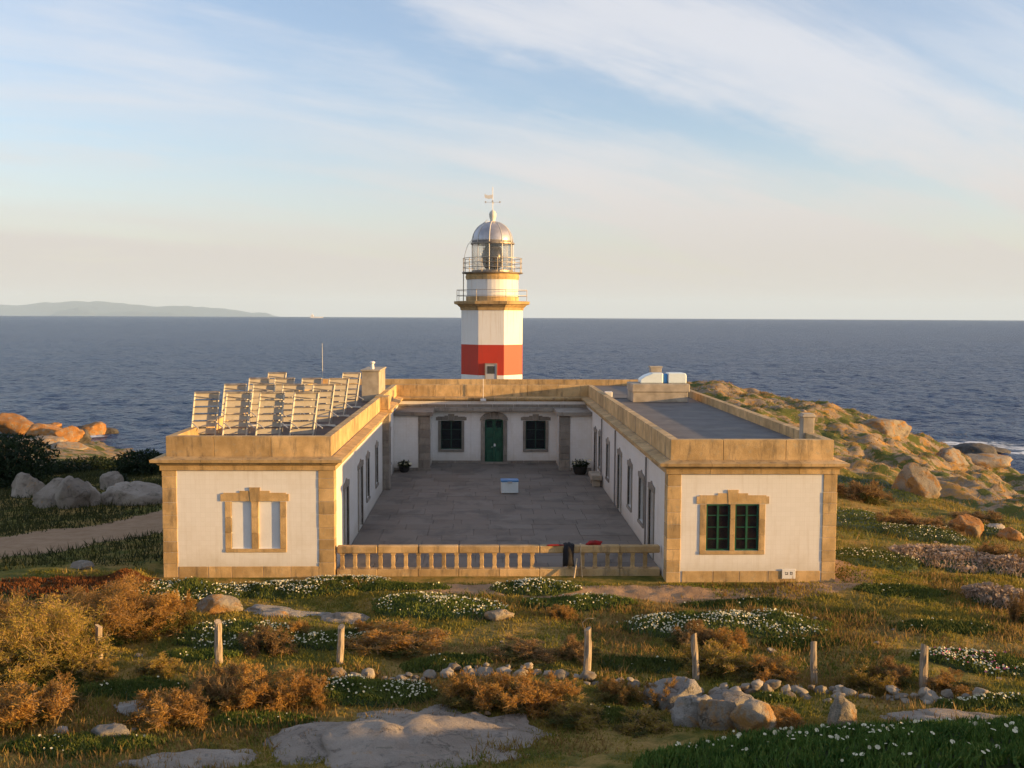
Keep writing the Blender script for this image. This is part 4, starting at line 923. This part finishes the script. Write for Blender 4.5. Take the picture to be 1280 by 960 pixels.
# right slope, the ones one can name
rock(1152, 620, 60, 36, 'granite_lichen', 'big squat boulder with a shaded hollow face on the right slope', 61, .8, zg=-1.6, cuts=10)
rock(1213, 672, 40, 30, 'granite_orange', 'bright orange boulder on the right beside the pale bushes', 62, .8, zg=-1.0)
rock(1250, 668, 34, 12, 'granite_pale', 'flat bluish pale stone beside the orange boulder', 63, .8, zg=-1.0, cuts=14)
rock(1268, 676, 30, 14, 'granite_orange', 'low rusty rock right of the flat pale stone', 64, .8, zg=-1.0)
rock(1105, 540, 90, 16, 'granite_lichen', 'great smooth lichen slab on the skyline end of the right headland', 65, .5, cuts=8, amp=.12, zg=-1.5, sink=.42, tilt=.0)
rock(1240, 592, 84, 15, 'granite_lichen', 'large slanting slab above the surf at the right', 66, .6, zg=-6, cuts=10)
rock(1195, 580, 50, 22, 'granite_lichen', 'cracked brown rock left of the large slanting slab', 67, .7, zg=-5, cuts=10)
# the rest of the headland
protos = [rock_mesh('headland_rock', (1.0, 1.0, .62), 70+k, ('granite_lichen', 'granite_orange', 'granite_lichen', 'granite')[k % 4], 3, 10, .28) for k in range(8)]
g = np.random.default_rng(5); k = 0
while k < 42:
    x, y = g.uniform(13.5, 60), g.uniform(56, 118)
    if rockmask(np.array([x]), np.array([y]))[0] < .55 or x/y > .60: continue
    s_ = g.uniform(.3, .75)*(1+.5*(g.random() < .12)); z = H1(x, y)
    o = link('headland_rock', protos[k % 8], None, None, (x, y, z-.05*s_), (g.uniform(-.15, .15), g.uniform(-.1, .25), g.uniform(-.5, .5)), (s_*g.uniform(1.1, 2.0), s_*g.uniform(.8, 1.2), s_*g.uniform(.6, .95)))
    tag(o, 'lichen-covered granite rock among many on the right headland', 'rock', 'granite rocks of the right headland'); k += 1

# foreground rocks
def slab(name, px, py, wpx, dep, h, mat, label, seed, rot=0.0, cuts=5):
    x, y = G(px, py, 0); z = H1(x, y); a = wpx*y/FPX/2
    return tag(link(name, rock_mesh(name, (a, dep/2, h), seed, mat, 6 if wpx > 300 else 5, cuts+3, .36, .10), None, None, (x, y, z-h*.42), (0, 0, rot)), label, 'rock')
slab('rock_slab', 515, 950, 440, 5.6, .62, 'granite_pale', 'broad grey granite slab in the foreground centre', 81, -.06, 3)
slab('rock_slab', 262, 972, 230, 1.5, .28, 'granite_pale', 'flat grey slab at the bottom edge left of the broad granite slab', 82, .05)
slab('rock_slab', 352, 762, 150, 1.7, .34, 'granite', 'smooth pale rock slab among the flower mats before the left wing', 83, -.1)
slab('rock_slab', 425, 768, 90, 1.2, .30, 'granite_pale', 'low pale slab right of the smooth rock slab', 84, .1)
rock(268, 768, 56, 20, 'granite_lichen', 'wedge-shaped ochre rock beside the smooth slab before the left wing', 85, .6)
slab('rock_slab', 1195, 915, 240, 1.6, .22, 'granite_pale', 'grey bare slab at the right below the stone wall', 86, -.28)
slab('rock_slab', 488, 810, 62, .7, .16, 'granite', 'small sunlit flat rock behind the fence line', 87, -.3)
rock(625, 775, 38, 12, 'granite_lichen', 'small ochre stone at the tip of the flower mat', 88, .7)
rock(850, 892, 84, 40, 'granite', 'large rough boulder leftmost of the foreground boulder row', 89, .7, cuts=12)
rock(872, 908, 60, 36, 'granite', 'shadowed boulder second in the foreground boulder row', 90, .7, cuts=12)
rock(905, 912, 56, 40, 'granite_lichen', 'sharp sunlit boulder in the middle of the foreground boulder row', 91, .8, cuts=14)
rock(945, 918, 56, 36, 'granite_lichen', 'rightmost sunlit boulder of the foreground boulder row', 92, .8, cuts=12)
rock(925, 888, 70, 16, 'granite', 'flat grey rock behind the foreground boulder row', 93, .8)
rock(1056, 925, 40, 50, 'granite_lichen', 'upright pointed standing stone near the lower right', 94, .55, cuts=12, amp=.12, sink=.2, name='standing_stone')
rock(133, 928, 50, 18, 'granite', 'grey pointed stone in the shaded grass at the lower left', 95, .7, cuts=12)
rock(75, 918, 18, 8, 'granite', 'little round stone at the lower left', 96, .8)
rock(160, 895, 60, 10, 'granite', 'flat brownish rock in the shaded lower left', 97, .8)
rock(100, 712, 30, 8, 'granite_pale', 'small pale stone on the sunlit rise at the left', 98, .8)

# low dry-stone wall: every stone is a part
dw = thing('dry_stone_wall', 'low tumbled dry-stone wall running behind the fence posts', 'stone wall', (3, 24.5, 0))
sp_ = [rock_mesh('stone', (1, 1, 1), 110+k, 'wall_stone', 3, 12, .3, .09) for k in range(9)]
line = [(420, 846), (560, 842), (700, 846), (800, 856), (880, 868), (960, 866), (1060, 868), (1155, 876), (1220, 884), (1330, 896)]
g = np.random.default_rng(9); dist = np.interp
for row in range(3):
    px = 424.0
    while px < 1320:
        w_ = g.uniform(12, 30)*(1.0 if row == 0 else .75)*(1 if px > 800 else .8); py = np.interp(px, [p[0] for p in line], [p[1] for p in line])
        keep = {0: .93 if px > 540 else .7, 1: .62 if px > 830 else .3, 2: .7 if px > 1000 else .3}[row]
        if g.random() < keep:
            x, y = G(px, py); y += (0, .05, -.28)[row]+g.uniform(-.12, .12); z = H1(x, y); s_ = w_*y/FPX/2
            link('stone', sp_[int(g.integers(9))], None, dw, (x-3, y-24.5, z+(.03, .15, -.02)[row]+g.uniform(-.03, .03)), tuple(g.uniform(-.5, .5, 3)), (s_*1.15, s_*g.uniform(.8, 1.1), s_*g.uniform(.6, .95)))
        px += w_*.96

# fence posts
def fence_post(px, py, top, wpx, tilt, label, seed):
    x, y = G(px, py); z = H1(x, y); h = (py-top)*y/FPX+(0-z)*.0; r = wpx*y/FPX/2; g = np.random.default_rng(seed); m = MB(); N = 9; rings = 8; vs = []
    for j in range(rings):
        t_ = j/(rings-1); zz = -.25+(h+.25)*t_
        for k in range(N):
            a = 2*math.pi*k/N; rr = r*(1.02-.12*t_)*(1+.12*g.uniform(-1, 1)); vs.append((rr*math.cos(a)+.02*math.sin(3*t_+seed), rr*math.sin(a), zz+(.05*math.cos(a+seed) if j == rings-1 else 0)))
    fs = [(j*N+k, j*N+(k+1) % N, (j+1)*N+(k+1) % N, (j+1)*N+k) for j in range(rings-1) for k in range(N)]+[tuple((rings-1)*N+k for k in range(N))]
    m.poly(vs, fs); o = tag(m.obj('fence_post', 'post_wood', None, loc=(x, y, z), rot=(0, tilt, 0)), label, 'fence post', 'fence posts along the stone wall'); return x, y, z+h
FP = [(125, 827, 781, 9, .00, 'leftmost fence post, pale and sunlit, among the orange shrubs'), (275, 832, 779, 10, -.04, 'second fence post from the left, leaning slightly'),
      (425, 828, 780, 9, .02, 'third fence post from the left, before the flower mat'), (733, 842, 783, 10, .01, 'fence post with a loose wire curling from its top'),
      (869, 846, 786, 9, -.04, 'fence post behind the foreground boulders, third from the right'), (1017, 852, 795, 9, .0, 'second fence post from the right'), (1155, 860, 801, 11, -.01, 'rightmost fence post, broad with a notched top')]
for k, (px, py, tp_, wd, tl, lb) in enumerate(FP):
    x, y, z = fence_post(px, py, tp_, wd, tl, lb, k+3)
    if k == 3: tag(MB().tube([(x, y-.08, z-.06), (x-.10, y-.10, z+.08), (x-.13, y-.1, z+.18), (x-.05, y-.1, z+.27), (x+.05, y-.08, z+.30), (x+.16, y, z+.26)], .008, 5).obj('loose_wire', 'wire'), 'loose wire curling above a fence post', 'wire')

# ------------------------------------------------------------------ plants
def mat_plant(cx, cy, rx, ry, hh, n, seed, label, flowers=160, mat='leaf_mat', leaf_l=.10, pink=0, rot=0.0, fl_size=.021, name='flower_mat', cat='plant', up_=1.3, bias=0.0, fmat='flower_white'):
    """low cushion of upright fleshy leaves with flowers on top"""
    r = np.random.default_rng(seed); z0 = H1(cx, cy); t_ = thing(name, label, cat, (cx, cy, z0), 0)
    def spots(n, lim=1.0):
        p = np.empty((0, 2))
        while len(p) < n:
            q = r.uniform(-1.15, 1.15, (n*2, 2)); ang = np.arctan2(q[:, 1], q[:, 0]); e = np.hypot(q[:, 0], q[:, 1])/(.72+.5*fbm(np.cos(ang)*1.5+seed, np.sin(ang)*1.5+5, seed, 3))
            p = np.concatenate([p, q[(e < lim) & (r.random(len(q)) < 1.15-e*.55)]])
        p = p[:n]; x, y = p[:, 0]*rx, p[:, 1]*ry; c_, s_ = math.cos(rot), math.sin(rot); return np.stack([x*c_-y*s_, x*s_+y*c_], 1), np.hypot(p[:, 0], p[:, 1])
    def surf(p, e):
        gz_ = height(p[:, 0]+cx, p[:, 1]+cy)-z0; return gz_ + hh*np.sqrt(np.clip(1-e**2*.8, .02, 1))*(.55+.8*fbm(p[:, 0]*1.8+seed, p[:, 1]*1.8, seed, 3))
    p, e = spots(n); z = surf(p, e) - r.random(n)**2*hh*.4
    base_ = np.stack([p[:, 0], p[:, 1], z], 1); d = r.normal(size=(n, 3))*.55; d[:, 2] = np.abs(d[:, 2])+up_*.6; d /= np.linalg.norm(d, axis=1)[:, None]
    L_ = leaf_l*(.55+.9*r.random(n)); sd_ = np.cross(d, r.normal(size=(n, 3))); sd_ /= np.linalg.norm(sd_, axis=1)[:, None]; wd = (L_*.17)[:, None]
    base_ -= d*(L_*.5)[:, None]
    sd2 = np.cross(d, sd_)
    v = np.stack([base_-sd_*wd, base_+sd_*wd, base_+sd2*wd*1.2, base_+d*L_[:, None]], 1).reshape(-1, 3); o = np.arange(n)[:, None]*4
    f = np.concatenate([np.concatenate([o+a, o+b_, o+c_], 1) for a, b_, c_ in ((0, 1, 3), (1, 2, 3), (2, 0, 3))])
    link('foliage', mesh_np('foliage', v, f), mat, t_)
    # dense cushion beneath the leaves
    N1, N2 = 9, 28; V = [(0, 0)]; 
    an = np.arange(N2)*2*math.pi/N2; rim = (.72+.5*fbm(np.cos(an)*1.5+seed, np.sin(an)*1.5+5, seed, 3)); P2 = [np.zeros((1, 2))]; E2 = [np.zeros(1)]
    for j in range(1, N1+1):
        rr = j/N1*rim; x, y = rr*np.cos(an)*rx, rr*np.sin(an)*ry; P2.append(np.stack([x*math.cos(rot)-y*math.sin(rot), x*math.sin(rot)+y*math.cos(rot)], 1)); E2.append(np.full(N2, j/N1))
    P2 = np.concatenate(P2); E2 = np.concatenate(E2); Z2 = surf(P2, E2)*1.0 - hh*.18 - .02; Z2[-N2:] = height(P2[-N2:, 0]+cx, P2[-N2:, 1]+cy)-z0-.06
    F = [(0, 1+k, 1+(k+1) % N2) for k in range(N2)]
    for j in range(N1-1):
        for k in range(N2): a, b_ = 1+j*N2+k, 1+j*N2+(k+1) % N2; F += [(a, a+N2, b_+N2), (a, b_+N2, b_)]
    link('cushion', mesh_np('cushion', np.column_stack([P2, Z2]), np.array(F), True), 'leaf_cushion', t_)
    for cnt, fm, nm in ((int(flowers*1.7), fmat, 'flowers'), (pink, 'flower_pink', 'pink_flowers')):
        if cnt:
            q, e = spots(cnt*3, .98); w_ = fbm(q[:, 0]*1.2+seed, q[:, 1]*1.2, seed+7, 2)+r.random(len(q))*.6; q = q[np.argsort(-w_)[:cnt]]; e = np.hypot(q[:, 0]/rx, q[:, 1]/ry)
            link(nm, flower_mesh(np.column_stack([q, surf(q, e)+leaf_l*.35]), fl_size, seed+1, nm, fm), None, t_)['kind'] = 'stuff'
    return t_
def matpx(px, py, wpx, dpx, h, n, seed, label, **kw):
    x, y = G(px, py); y0 = G(px, py+dpx/2)[1]; y1 = G(px, py-dpx/2)[1]
    return mat_plant(x, y, wpx*y/FPX/2, max(.25, (y1-y0)/2), h, n, seed, label, **kw)
matpx(230, 742, 150, 24, .25, 3200, 201, 'flowering green mat left of the wedge-shaped rock', flowers=150)
matpx(352, 738, 190, 16, .22, 3200, 202, 'flowering green mat right under the left wing front', flowers=260)
matpx(432, 724, 120, 10, .22, 1800, 203, 'thin flowering mat at the left end of the balustrade', flowers=190)
matpx(545, 760, 190, 26, .30, 4200, 204, 'long flowering mat in the middle before the balustrade', flowers=260)
matpx(668, 736, 120, 12, .22, 2000, 205, 'small flowering mat under the gap in the balustrade', flowers=180)
matpx(722, 752, 150, 16, .26, 3000, 206, 'green mat with few flowers in front of the balustrade gap', flowers=40)
matpx(905, 780, 290, 30, .30, 5600, 207, 'largest flowering mat, before the right wing', flowers=520)
matpx(300, 796, 180, 30, .22, 3600, 208, 'dark flowering mat behind the second fence post', flowers=150)
matpx(420, 798, 130, 24, .20, 2600, 209, 'dark flowering mat around the third fence post', flowers=120)
matpx(470, 868, 170, 30, .30, 4200, 210, 'dark flowering mat just above the broad granite slab', flowers=130)
matpx(1222, 822, 170, 30, .24, 3800, 211, 'white and pink flowering mat behind the rightmost fence post', flowers=200, pink=60)
matpx(1235, 893, 150, 16, .26, 2600, 212, 'flowering mat on the grey slab at the right edge', flowers=60)
mat_plant(9.2, 17.75, 6.2, 2.35, .32, 17000, 213, 'thick green succulent mat across the lower right corner', flowers=120, mat='leaf_ice', leaf_l=.20, fl_size=.035, up_=2.4)
matpx(1085, 640, 110, 34, .35, 3600, 214, 'green mat against the right corner of the right wing', flowers=80)
matpx(1095, 697, 110, 26, .35, 3200, 215, 'bright green mat lower right of the right wing', flowers=70)
matpx(1150, 655, 120, 24, .30, 2600, 216, 'green flowering mat below the big squat boulder', flowers=150)
matpx(1090, 560+32, 110, 20, .3, 2200, 217, 'shaded green mat behind the right wing corner', flowers=0)
matpx(1230, 640, 110, 14, .3, 1800, 218, 'thin green mat above the orange boulder', flowers=60)
matpx(60, 735, 260, 26, .30, 4200, 219, 'rust-red heather mat at the left edge', flowers=0, mat='leaf_rust', leaf_l=.13, name='heather_mat')
matpx(150, 728, 120, 14, .25, 2000, 220, 'rust-brown heather mat left of the left wing', flowers=0, mat='leaf_rust', leaf_l=.13, name='heather_mat')
matpx(1180, 690, 130, 30, .40, 3200, 221, 'pale pinkish bush on the right slope', flowers=160, mat='leaf_pale', leaf_l=.14, name='pale_bush', fmat='leaf_pale', fl_size=.06)
matpx(1255, 742, 100, 22, .45, 2600, 222, 'pale pinkish bush at the right edge', flowers=120, mat='leaf_pale', leaf_l=.14, name='pale_bush', fmat='leaf_pale', fl_size=.06)
matpx(1262, 700, 90, 18, .40, 2000, 223, 'pale brown bush right of the pinkish bush', flowers=60, mat='leaf_pale', leaf_l=.14, name='pale_bush', fmat='leaf_pale', fl_size=.06)

GC = [(40, 858, 150, 26, 'dark green ground cover under the largest golden shrub'), (170, 866, 150, 24, 'dark green ground cover below the first and second posts'), (110, 940, 210, 30, 'green ground cover along the lower left edge'),
      (330, 905, 130, 20, 'green ground cover left of the broad granite slab'), (250, 820, 110, 18, 'green ground cover left of the second fence post'), (560, 830, 120, 16, 'green ground cover behind the stone wall centre'), (760, 890, 110, 18, 'shaded green ground cover left of the boulder row'),
      (800, 830, 110, 18, 'green ground cover between the wired post and the next'), (1000, 800, 120, 12, 'green ground cover right of the largest flowering mat'), (1100, 842, 100, 16, 'green ground cover between the two rightmost posts'), (930, 750, 160, 10, 'thin green ground cover before the right wing'),
      (1180, 780, 150, 14, 'green ground cover on the right side turf'), (1130, 735, 130, 12, 'green ground cover by the bare track right of the house'), (500, 735, 130, 8, 'thin green ground cover in front of the balustrade'), (110, 800, 120, 16, 'green ground cover beside the first fence post'), (960, 880, 80, 12, 'small green ground cover behind the boulder row')]
for k, (px, py, ww, dd_, lb) in enumerate(GC): matpx(px, py, ww, dd_, .16, int(ww*17), 240+k, lb, flowers=int(ww*.04), name='ground_cover', leaf_l=.11)
g = np.random.default_rng(77)
LSM = [rock_mesh('loose_stone', (1, .9, .65), 140+k, ('granite', 'granite_lichen', 'wall_stone')[k % 3], 3, 12, .3, .09) for k in range(6)]
for k in range(46):
    px, py = g.uniform(10, 1270), g.uniform(750, 945); x, y = G(px, py); s_ = g.uniform(.05, .15)
    o = link('loose_stone', LSM[k % 6], None, None, (x, y, H1(x, y)+s_*.15), tuple(g.uniform(-.4, .4, 2))+(g.uniform(0, 6),), (s_*1.2, s_, s_)); tag(o, 'small loose stone lying in the foreground turf', 'stone', 'loose stones in the foreground turf')

# twiggy shrubs: four grown forms, copied with their parts
def shrub_form(seed, nb, spread, hgt, leafy, ls=.07):
    r = np.random.default_rng(seed); tw_v = []; tw_f = []; tips = []
    def seg(a, b_, ra, rb):
        o = len(tw_v); d = (b_-a); d = d/np.linalg.norm(d); s_ = np.cross(d, [.3, .5, .8]); s_ /= np.linalg.norm(s_); q = np.cross(d, s_)
        for p, rr in ((a, ra), (b_, rb)):
            for k in range(3): an = 2*math.pi*k/3; tw_v.append(p+(s_*math.cos(an)+q*math.sin(an))*rr)
        for k in range(3): tw_f.append((o+k, o+(k+1) % 3, o+3+(k+1) % 3, o+3+k))
    def grow(p, d, L_, rad, lev):
        n_ = 3
        for i in range(n_):
            d = d+r.normal(size=3)*.34; d[2] += .05; d = d/np.linalg.norm(d); q = p+d*L_/n_; seg(p, q, rad, rad*.8); p = q; rad *= .8
            if lev >= 2: tips.append((p, d))
            if lev >= 2 and r.random() < .35: dd = d+r.normal(size=3)*.35; seg(p, p+dd/np.linalg.norm(dd)*r.uniform(.07, .17)*(ls/.07)**.6, .006*ls/.07, .003*ls/.07)
            if lev < 3:
                for _ in range(2 if lev else 1):
                    dd = d+r.normal(size=3)*.75; dd[2] += .15; grow(p, dd/np.linalg.norm(dd), L_*.58, rad*.62, lev+1)
    for _ in range(nb):
        a = r.uniform(0, 2*math.pi); t_ = r.random()**.7*spread; d = np.array([math.cos(a)*t_, math.sin(a)*t_, hgt]); grow(np.array([r.uniform(-.15, .15), r.uniform(-.15, .15), -.05]), d/np.linalg.norm(d), .62, .018*(ls/.07)**.7, 0)
    T = np.array([p for p, d in tips]); n = len(T)*leafy; p = np.repeat(T, leafy, 0)+r.normal(size=(n, 3))*.028
    a = r.normal(size=(n, 3)); a[:, 2] += .5; a /= np.linalg.norm(a, axis=1)[:, None]; c_ = np.cross(a, r.normal(size=(n, 3))); c_ /= np.linalg.norm(c_, axis=1)[:, None]; s_ = (ls*(.5+1.0*r.random(n)))[:, None]
    v = np.stack([p-c_*s_*.15, p+c_*s_*.15, p+a*s_], 1).reshape(-1, 3)
    me1 = mesh_np('twigs', np.array(tw_v), np.array(tw_f)); me1.materials.append(MAT['twig_wood']); out = [me1]
    for mt in ('leaf_dry', 'leaf_olive', 'leaf_brown', 'leaf_under'):
        m2 = mesh_np('foliage', v, np.arange(3*n).reshape(-1, 3)); m2.materials.append(MAT[mt]); out.append(m2)
    ext = np.abs(v).max(0); return out, (np.percentile(np.abs(v[:, 0]), 97), np.percentile(v[:, 2], 98))
FORMS = [shrub_form(301, 7, 1.3, .7, 4), shrub_form(302, 8, 1.7, .5, 3), shrub_form(303, 6, 1.0, .9, 4), shrub_form(304, 9, 2.0, .45, 3), shrub_form(305, 17, 1.7, .6, 4, .034)]
def shrub(px, py, wpx, hpx, form, leafm, label, rot):
    x, y = G(px, py); z = H1(x, y); (ms, (ex, ez)) = FORMS[form]; s_ = y/FPX
    wpx *= .88; hpx *= .74; t_ = thing('twiggy_shrub', label, 'shrub', (x, y, z), rot, 'dry twiggy shrubs in the foreground'); sx_, sz_ = wpx*s_/2/ex, hpx*s_/ez
    for nm, me in (('twigs', ms[0]), ('foliage', ms[1+leafm])): link(nm, me, None, t_, scale=(sx_, sx_, sz_))
    f2 = FORMS[(form+1) % 4]; link('undergrowth', f2[0][4], None, t_, rot=(0, 0, rot*1.7), scale=(wpx*s_*.46/f2[1][0],)*2+(hpx*s_*.5/f2[1][1],))
SH = [(58, 838, 150, 112, 4, 1, 'largest golden shrub, left of the first fence post'), (150, 788, 125, 80, 4, 0, 'tall golden shrub behind the first fence post'), (205, 788, 80, 60, 0, 0, 'orange shrub right of the tall golden one'),
      (4, 822, 100, 90, 4, 0, 'golden shrub at the left edge beside the largest one'), (215, 775, 46, 26, 2, 0, 'small orange shrub under the left flowering mat'), (30, 905, 110, 50, 1, 0, 'orange twiggy shrub at the lower left edge'), (75, 892, 80, 46, 3, 0, 'orange twiggy shrub right of the one at the lower left edge'),
      (205, 905, 90, 46, 1, 0, 'spreading orange shrub in the lower left shade'), (235, 898, 60, 42, 2, 2, 'upright brown shrub beside the spreading orange one'), (285, 880, 80, 56, 0, 2, 'brown shrub below the second fence post'), (330, 882, 90, 56, 2, 0, 'orange shrub between the second and third fence posts'), (385, 878, 70, 44, 0, 0, 'orange shrub left of the dark flowering mat'),
      (330, 812, 64, 40, 2, 2, 'thin greyish brown shrub beside the dark flowering mat'), (370, 790, 34, 22, 0, 0, 'little orange shrub on the pale slab'), (120, 850, 60, 30, 3, 1, 'low olive shrub at the foot of the first fence post'), (195, 845, 70, 26, 3, 1, 'low olive shrub left of the second fence post'),
      (505, 806, 110, 26, 1, 0, 'low orange shrub right of the third fence post'), (455, 790, 40, 22, 0, 0, 'little orange shrub above the third fence post'), (585, 878, 90, 50, 0, 0, 'orange shrub above the top corner of the granite slab'), (640, 886, 90, 56, 2, 0, 'bright orange grassy shrub in the foreground centre'), (690, 880, 70, 44, 1, 0, 'orange shrub left of the wired fence post'),
      (650, 825, 110, 30, 3, 2, 'low brown shrub behind the centre of the stone wall'), (720, 822, 60, 32, 0, 2, 'brown shrub just left of the wired fence post'), (770, 870, 60, 36, 0, 0, 'orange shrub right of the wired fence post'), (830, 878, 50, 46, 2, 0, 'golden shrub at the left end of the foreground boulders'), (800, 905, 90, 30, 3, 1, 'low olive shrub in shade left of the foreground boulders'), (715, 900, 90, 34, 3, 1, 'low olive shrub in shade right of the granite slab'),
      (870, 800, 60, 34, 0, 2, 'brown shrub at the left end of the largest flowering mat'), (912, 806, 50, 34, 2, 0, 'orange shrub on the front edge of the largest flowering mat'), (700, 768, 36, 20, 2, 0, 'little reddish shrub in the grass before the balustrade'), (890, 836, 80, 40, 1, 1, 'olive shrub right of the fence post behind the boulders'), (955, 846, 90, 36, 3, 0, 'low orange shrub left of the second post from the right'),
      (1085, 858, 70, 44, 2, 1, 'olive shrub between the two rightmost posts'), (1115, 852, 60, 36, 0, 2, 'brown shrub left of the rightmost post'), (1190, 862, 80, 24, 3, 0, 'low orange shrub right of the rightmost post'), (975, 920, 60, 26, 1, 0, 'low orange shrub right of the foreground boulders'),
      (1075, 605, 60, 30, 1, 2, 'brown shrub on the slope behind the right wing'), (1160, 648, 90, 20, 3, 2, 'wide brown shrub below the big squat boulder'), (1125, 645, 60, 26, 0, 2, 'rusty shrub left of the wide brown one'), (1230, 622, 90, 16, 3, 2, 'brown shrub on the upper right slope'), (1250, 690, 70, 30, 0, 2, 'brown shrub under the flat pale stone'), (1278, 770, 30, 60, 2, 2, 'dark brown shrub cut by the right edge'),
      (20, 770, 120, 34, 3, 0, 'low orange shrub in front of the rust-red heather'), (90, 765, 90, 30, 1, 0, 'low golden shrub under the rust-red heather')]
for k, (px, py, ww, hh, fo, lm, lb) in enumerate(SH): shrub(px, py, ww, hh, fo, lm, lb, k*1.1)

def bush(px, py, wpx, hpx, zg, seed, label, mat='leaf_dark', n=9000):
    x, y = G(px, py, zg); z = H1(x, y); x, y = G(px, py, z); z = H1(x, y); s_ = y/FPX; a, h = wpx*s_/2, hpx*s_
    t_ = thing('evergreen_bush', label, 'bush', (x, y, z)); v, f = leaf_cloud(n, (a*1.15, a, h*.62), .26, seed, .6, .5); v[:, 2] += h*.45
    link('crown', mesh_np('crown', v, f), mat, t_); m = MB(); r = random.Random(seed)
    for k in range(6): m.tube([(0, 0, -.1), (r.uniform(-.3, .3)*a, r.uniform(-.3, .3)*a, h*.3), (r.uniform(-.6, .6)*a, r.uniform(-.6, .6)*a, h*.7)], .05, 5)
    m.obj('trunk', 'twig_wood', t_)
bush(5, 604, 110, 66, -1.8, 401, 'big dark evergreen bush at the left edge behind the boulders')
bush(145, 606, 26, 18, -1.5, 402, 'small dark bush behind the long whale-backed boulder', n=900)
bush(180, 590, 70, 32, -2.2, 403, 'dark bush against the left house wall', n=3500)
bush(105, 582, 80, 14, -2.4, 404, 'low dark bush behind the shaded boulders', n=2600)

# grass: one mass nobody could count
def grass(name, n, xr, yr, hmin, hmax, seed, label, thr, mat='grass_blade', ns=77):
    r = np.random.default_rng(seed); x = r.uniform(*xr, n); y = r.uniform(*yr, n)
    ok = (np.abs(x-.05*y) < .58*y) & ~((x > -11.4) & (x < 12.5) & (y > 33.3) & (y < 73)) & (seg_dist(x, y, PATH) > 2.3+r.random(n)*.8) & (seg_dist(x, y, TRACK) > .5*r.random(n)+.3) & ((rockmask(x, y) < .4) | (ns == 95)) & (fbm(x*.5, y*.5, ns, 4)+r.random(n)*.25 > thr)
    x, y = x[ok], y[ok]; n = len(x); z = height(x, y); p = np.stack([x, y, z-.02], 1); h = (hmin+(hmax-hmin)*r.random(n)**2)*(.6+.9*fbm(x*.7, y*.7, 78, 3))
    d = r.normal(size=(n, 3))*.45; d[:, 2] = 1; d /= np.linalg.norm(d, axis=1)[:, None]; a = r.uniform(0, 6.28, n); s_ = np.stack([np.cos(a), np.sin(a), 0*a], 1)*(.010+.012*r.random(n))[:, None]*(1+y/60)[:, None]
    v = np.stack([p-s_, p+s_, p+d*h[:, None]], 1).reshape(-1, 3); o = link(name, mesh_np(name, v, np.arange(3*n).reshape(-1, 3)), mat); struct(o, 'stuff'); tag(o, label, 'grass')
grass('grass', 260000, (-16, 19), (18.2, 35), .04, .16, 501, 'short olive grass on the ground before the house', .50)
grass('hillside_grass', 60000, (12, 40), (33, 75), .08, .30, 502, 'rough grass on the slope right of the house', .52)
grass('shade_toned_growth', 120000, (-45, -11), (35.5, 90), .10, .42, 505, 'low growth left of the house, its colour darkened as shade', .42, 'shade_dark_blade', 60)  # shade beside the house is put into the dark blade colour

grass('dry_grass', 150000, (-16, 19), (18.2, 35), .05, .30, 503, 'straw coloured dead grass and stalks before the house', .74, 'straw_blade', 91)
grass('headland_grass', 45000, (12, 60), (36, 110), .08, .26, 504, 'rough dry grass between the rocks of the right slope', .62, 'straw_blade', 95)

# surf
def foam(cx, cy, rx, ry, seed, label):
    N1, N2 = 14, 40; an = np.arange(N2)*2*math.pi/N2; V = [[cx, cy, SEA+.22]]; E = [1.0]
    for j in range(1, N1+1):
        for a in an: V.append([cx+rx*j/N1*math.cos(a), cy+ry*j/N1*math.sin(a), SEA+.22+.25*(fbm(np.array([a*2+seed]), np.array([j*.5]), seed)[0]-.5)]); E.append(1-j/N1*1.3)
    F = [(0, 1+k, 1+(k+1) % N2) for k in range(N2)]
    for j in range(N1-1):
        for k in range(N2): a, b_ = 1+j*N2+k, 1+j*N2+(k+1) % N2; F += [(a, a+N2, b_+N2), (a, b_+N2, b_)]
    me = mesh_np('surf_foam', np.array(V), np.array(F), True); set_attr(me, 'edge', np.array(E)); o = link('surf_foam', me, 'foam'); struct(o, 'stuff'); tag(o, label, 'foam')
x, y = G(1255, 566, SEA); foam(x, y, 22, 16, 3, 'white surf breaking on the rocks at the right shore')
x, y = G(1215, 556, SEA); foam(x, y, 16, 8, 8, 'streak of surf left of the breaking waves at the right shore')
x, y = G(116, 547, SEA); foam(x, y, 5.5, 5, 5, 'white water round the orange sea rock on the left')
x, y = G(104, 554, SEA); foam(x, y, 3.5, 4, 6, 'small patch of foam at the left shore rocks')

# ship on the horizon
x, y, z = AY(396, 394, 9000)
sh_ = thing('ship', 'tiny white ship on the horizon left of the tower', 'ship', (x, y, SEA))
MB().prism([(-55, 0), (50, 0), (62, 12), (-60, 12)], -9, 9).obj('hull', 'ship_white', sh_); MB().box(-52, -28, -8, 8, 12, 30).obj('deckhouse', 'ship_white', sh_); MB().bar((-40, 0, 30), (-40, 0, 42), 2, 6).obj('funnel', 'ship_white', sh_)

# sea air
hz = MB().box(-60000, 60000, -60000, 60000, SEA-65, 1000).obj('haze', None); struct(hz, 'stuff'); tag(hz, 'thin sea haze over the water', 'haze')
m = bpy.data.materials.new('haze'); m.use_nodes = True; t = NT(m.node_tree); out = t.n('OutputMaterial'); pv_ = t.n('VolumePrincipled'); pv_.inputs['Color'].default_value = (.58, .78, 1.0, 1); pv_.inputs['Density'].default_value = 1.9e-5; pv_.inputs['Anisotropy'].default_value = .0
t.t.links.new(pv_.outputs[0], out.inputs['Volume']); hz.data.materials.append(m); MAT['haze'] = m
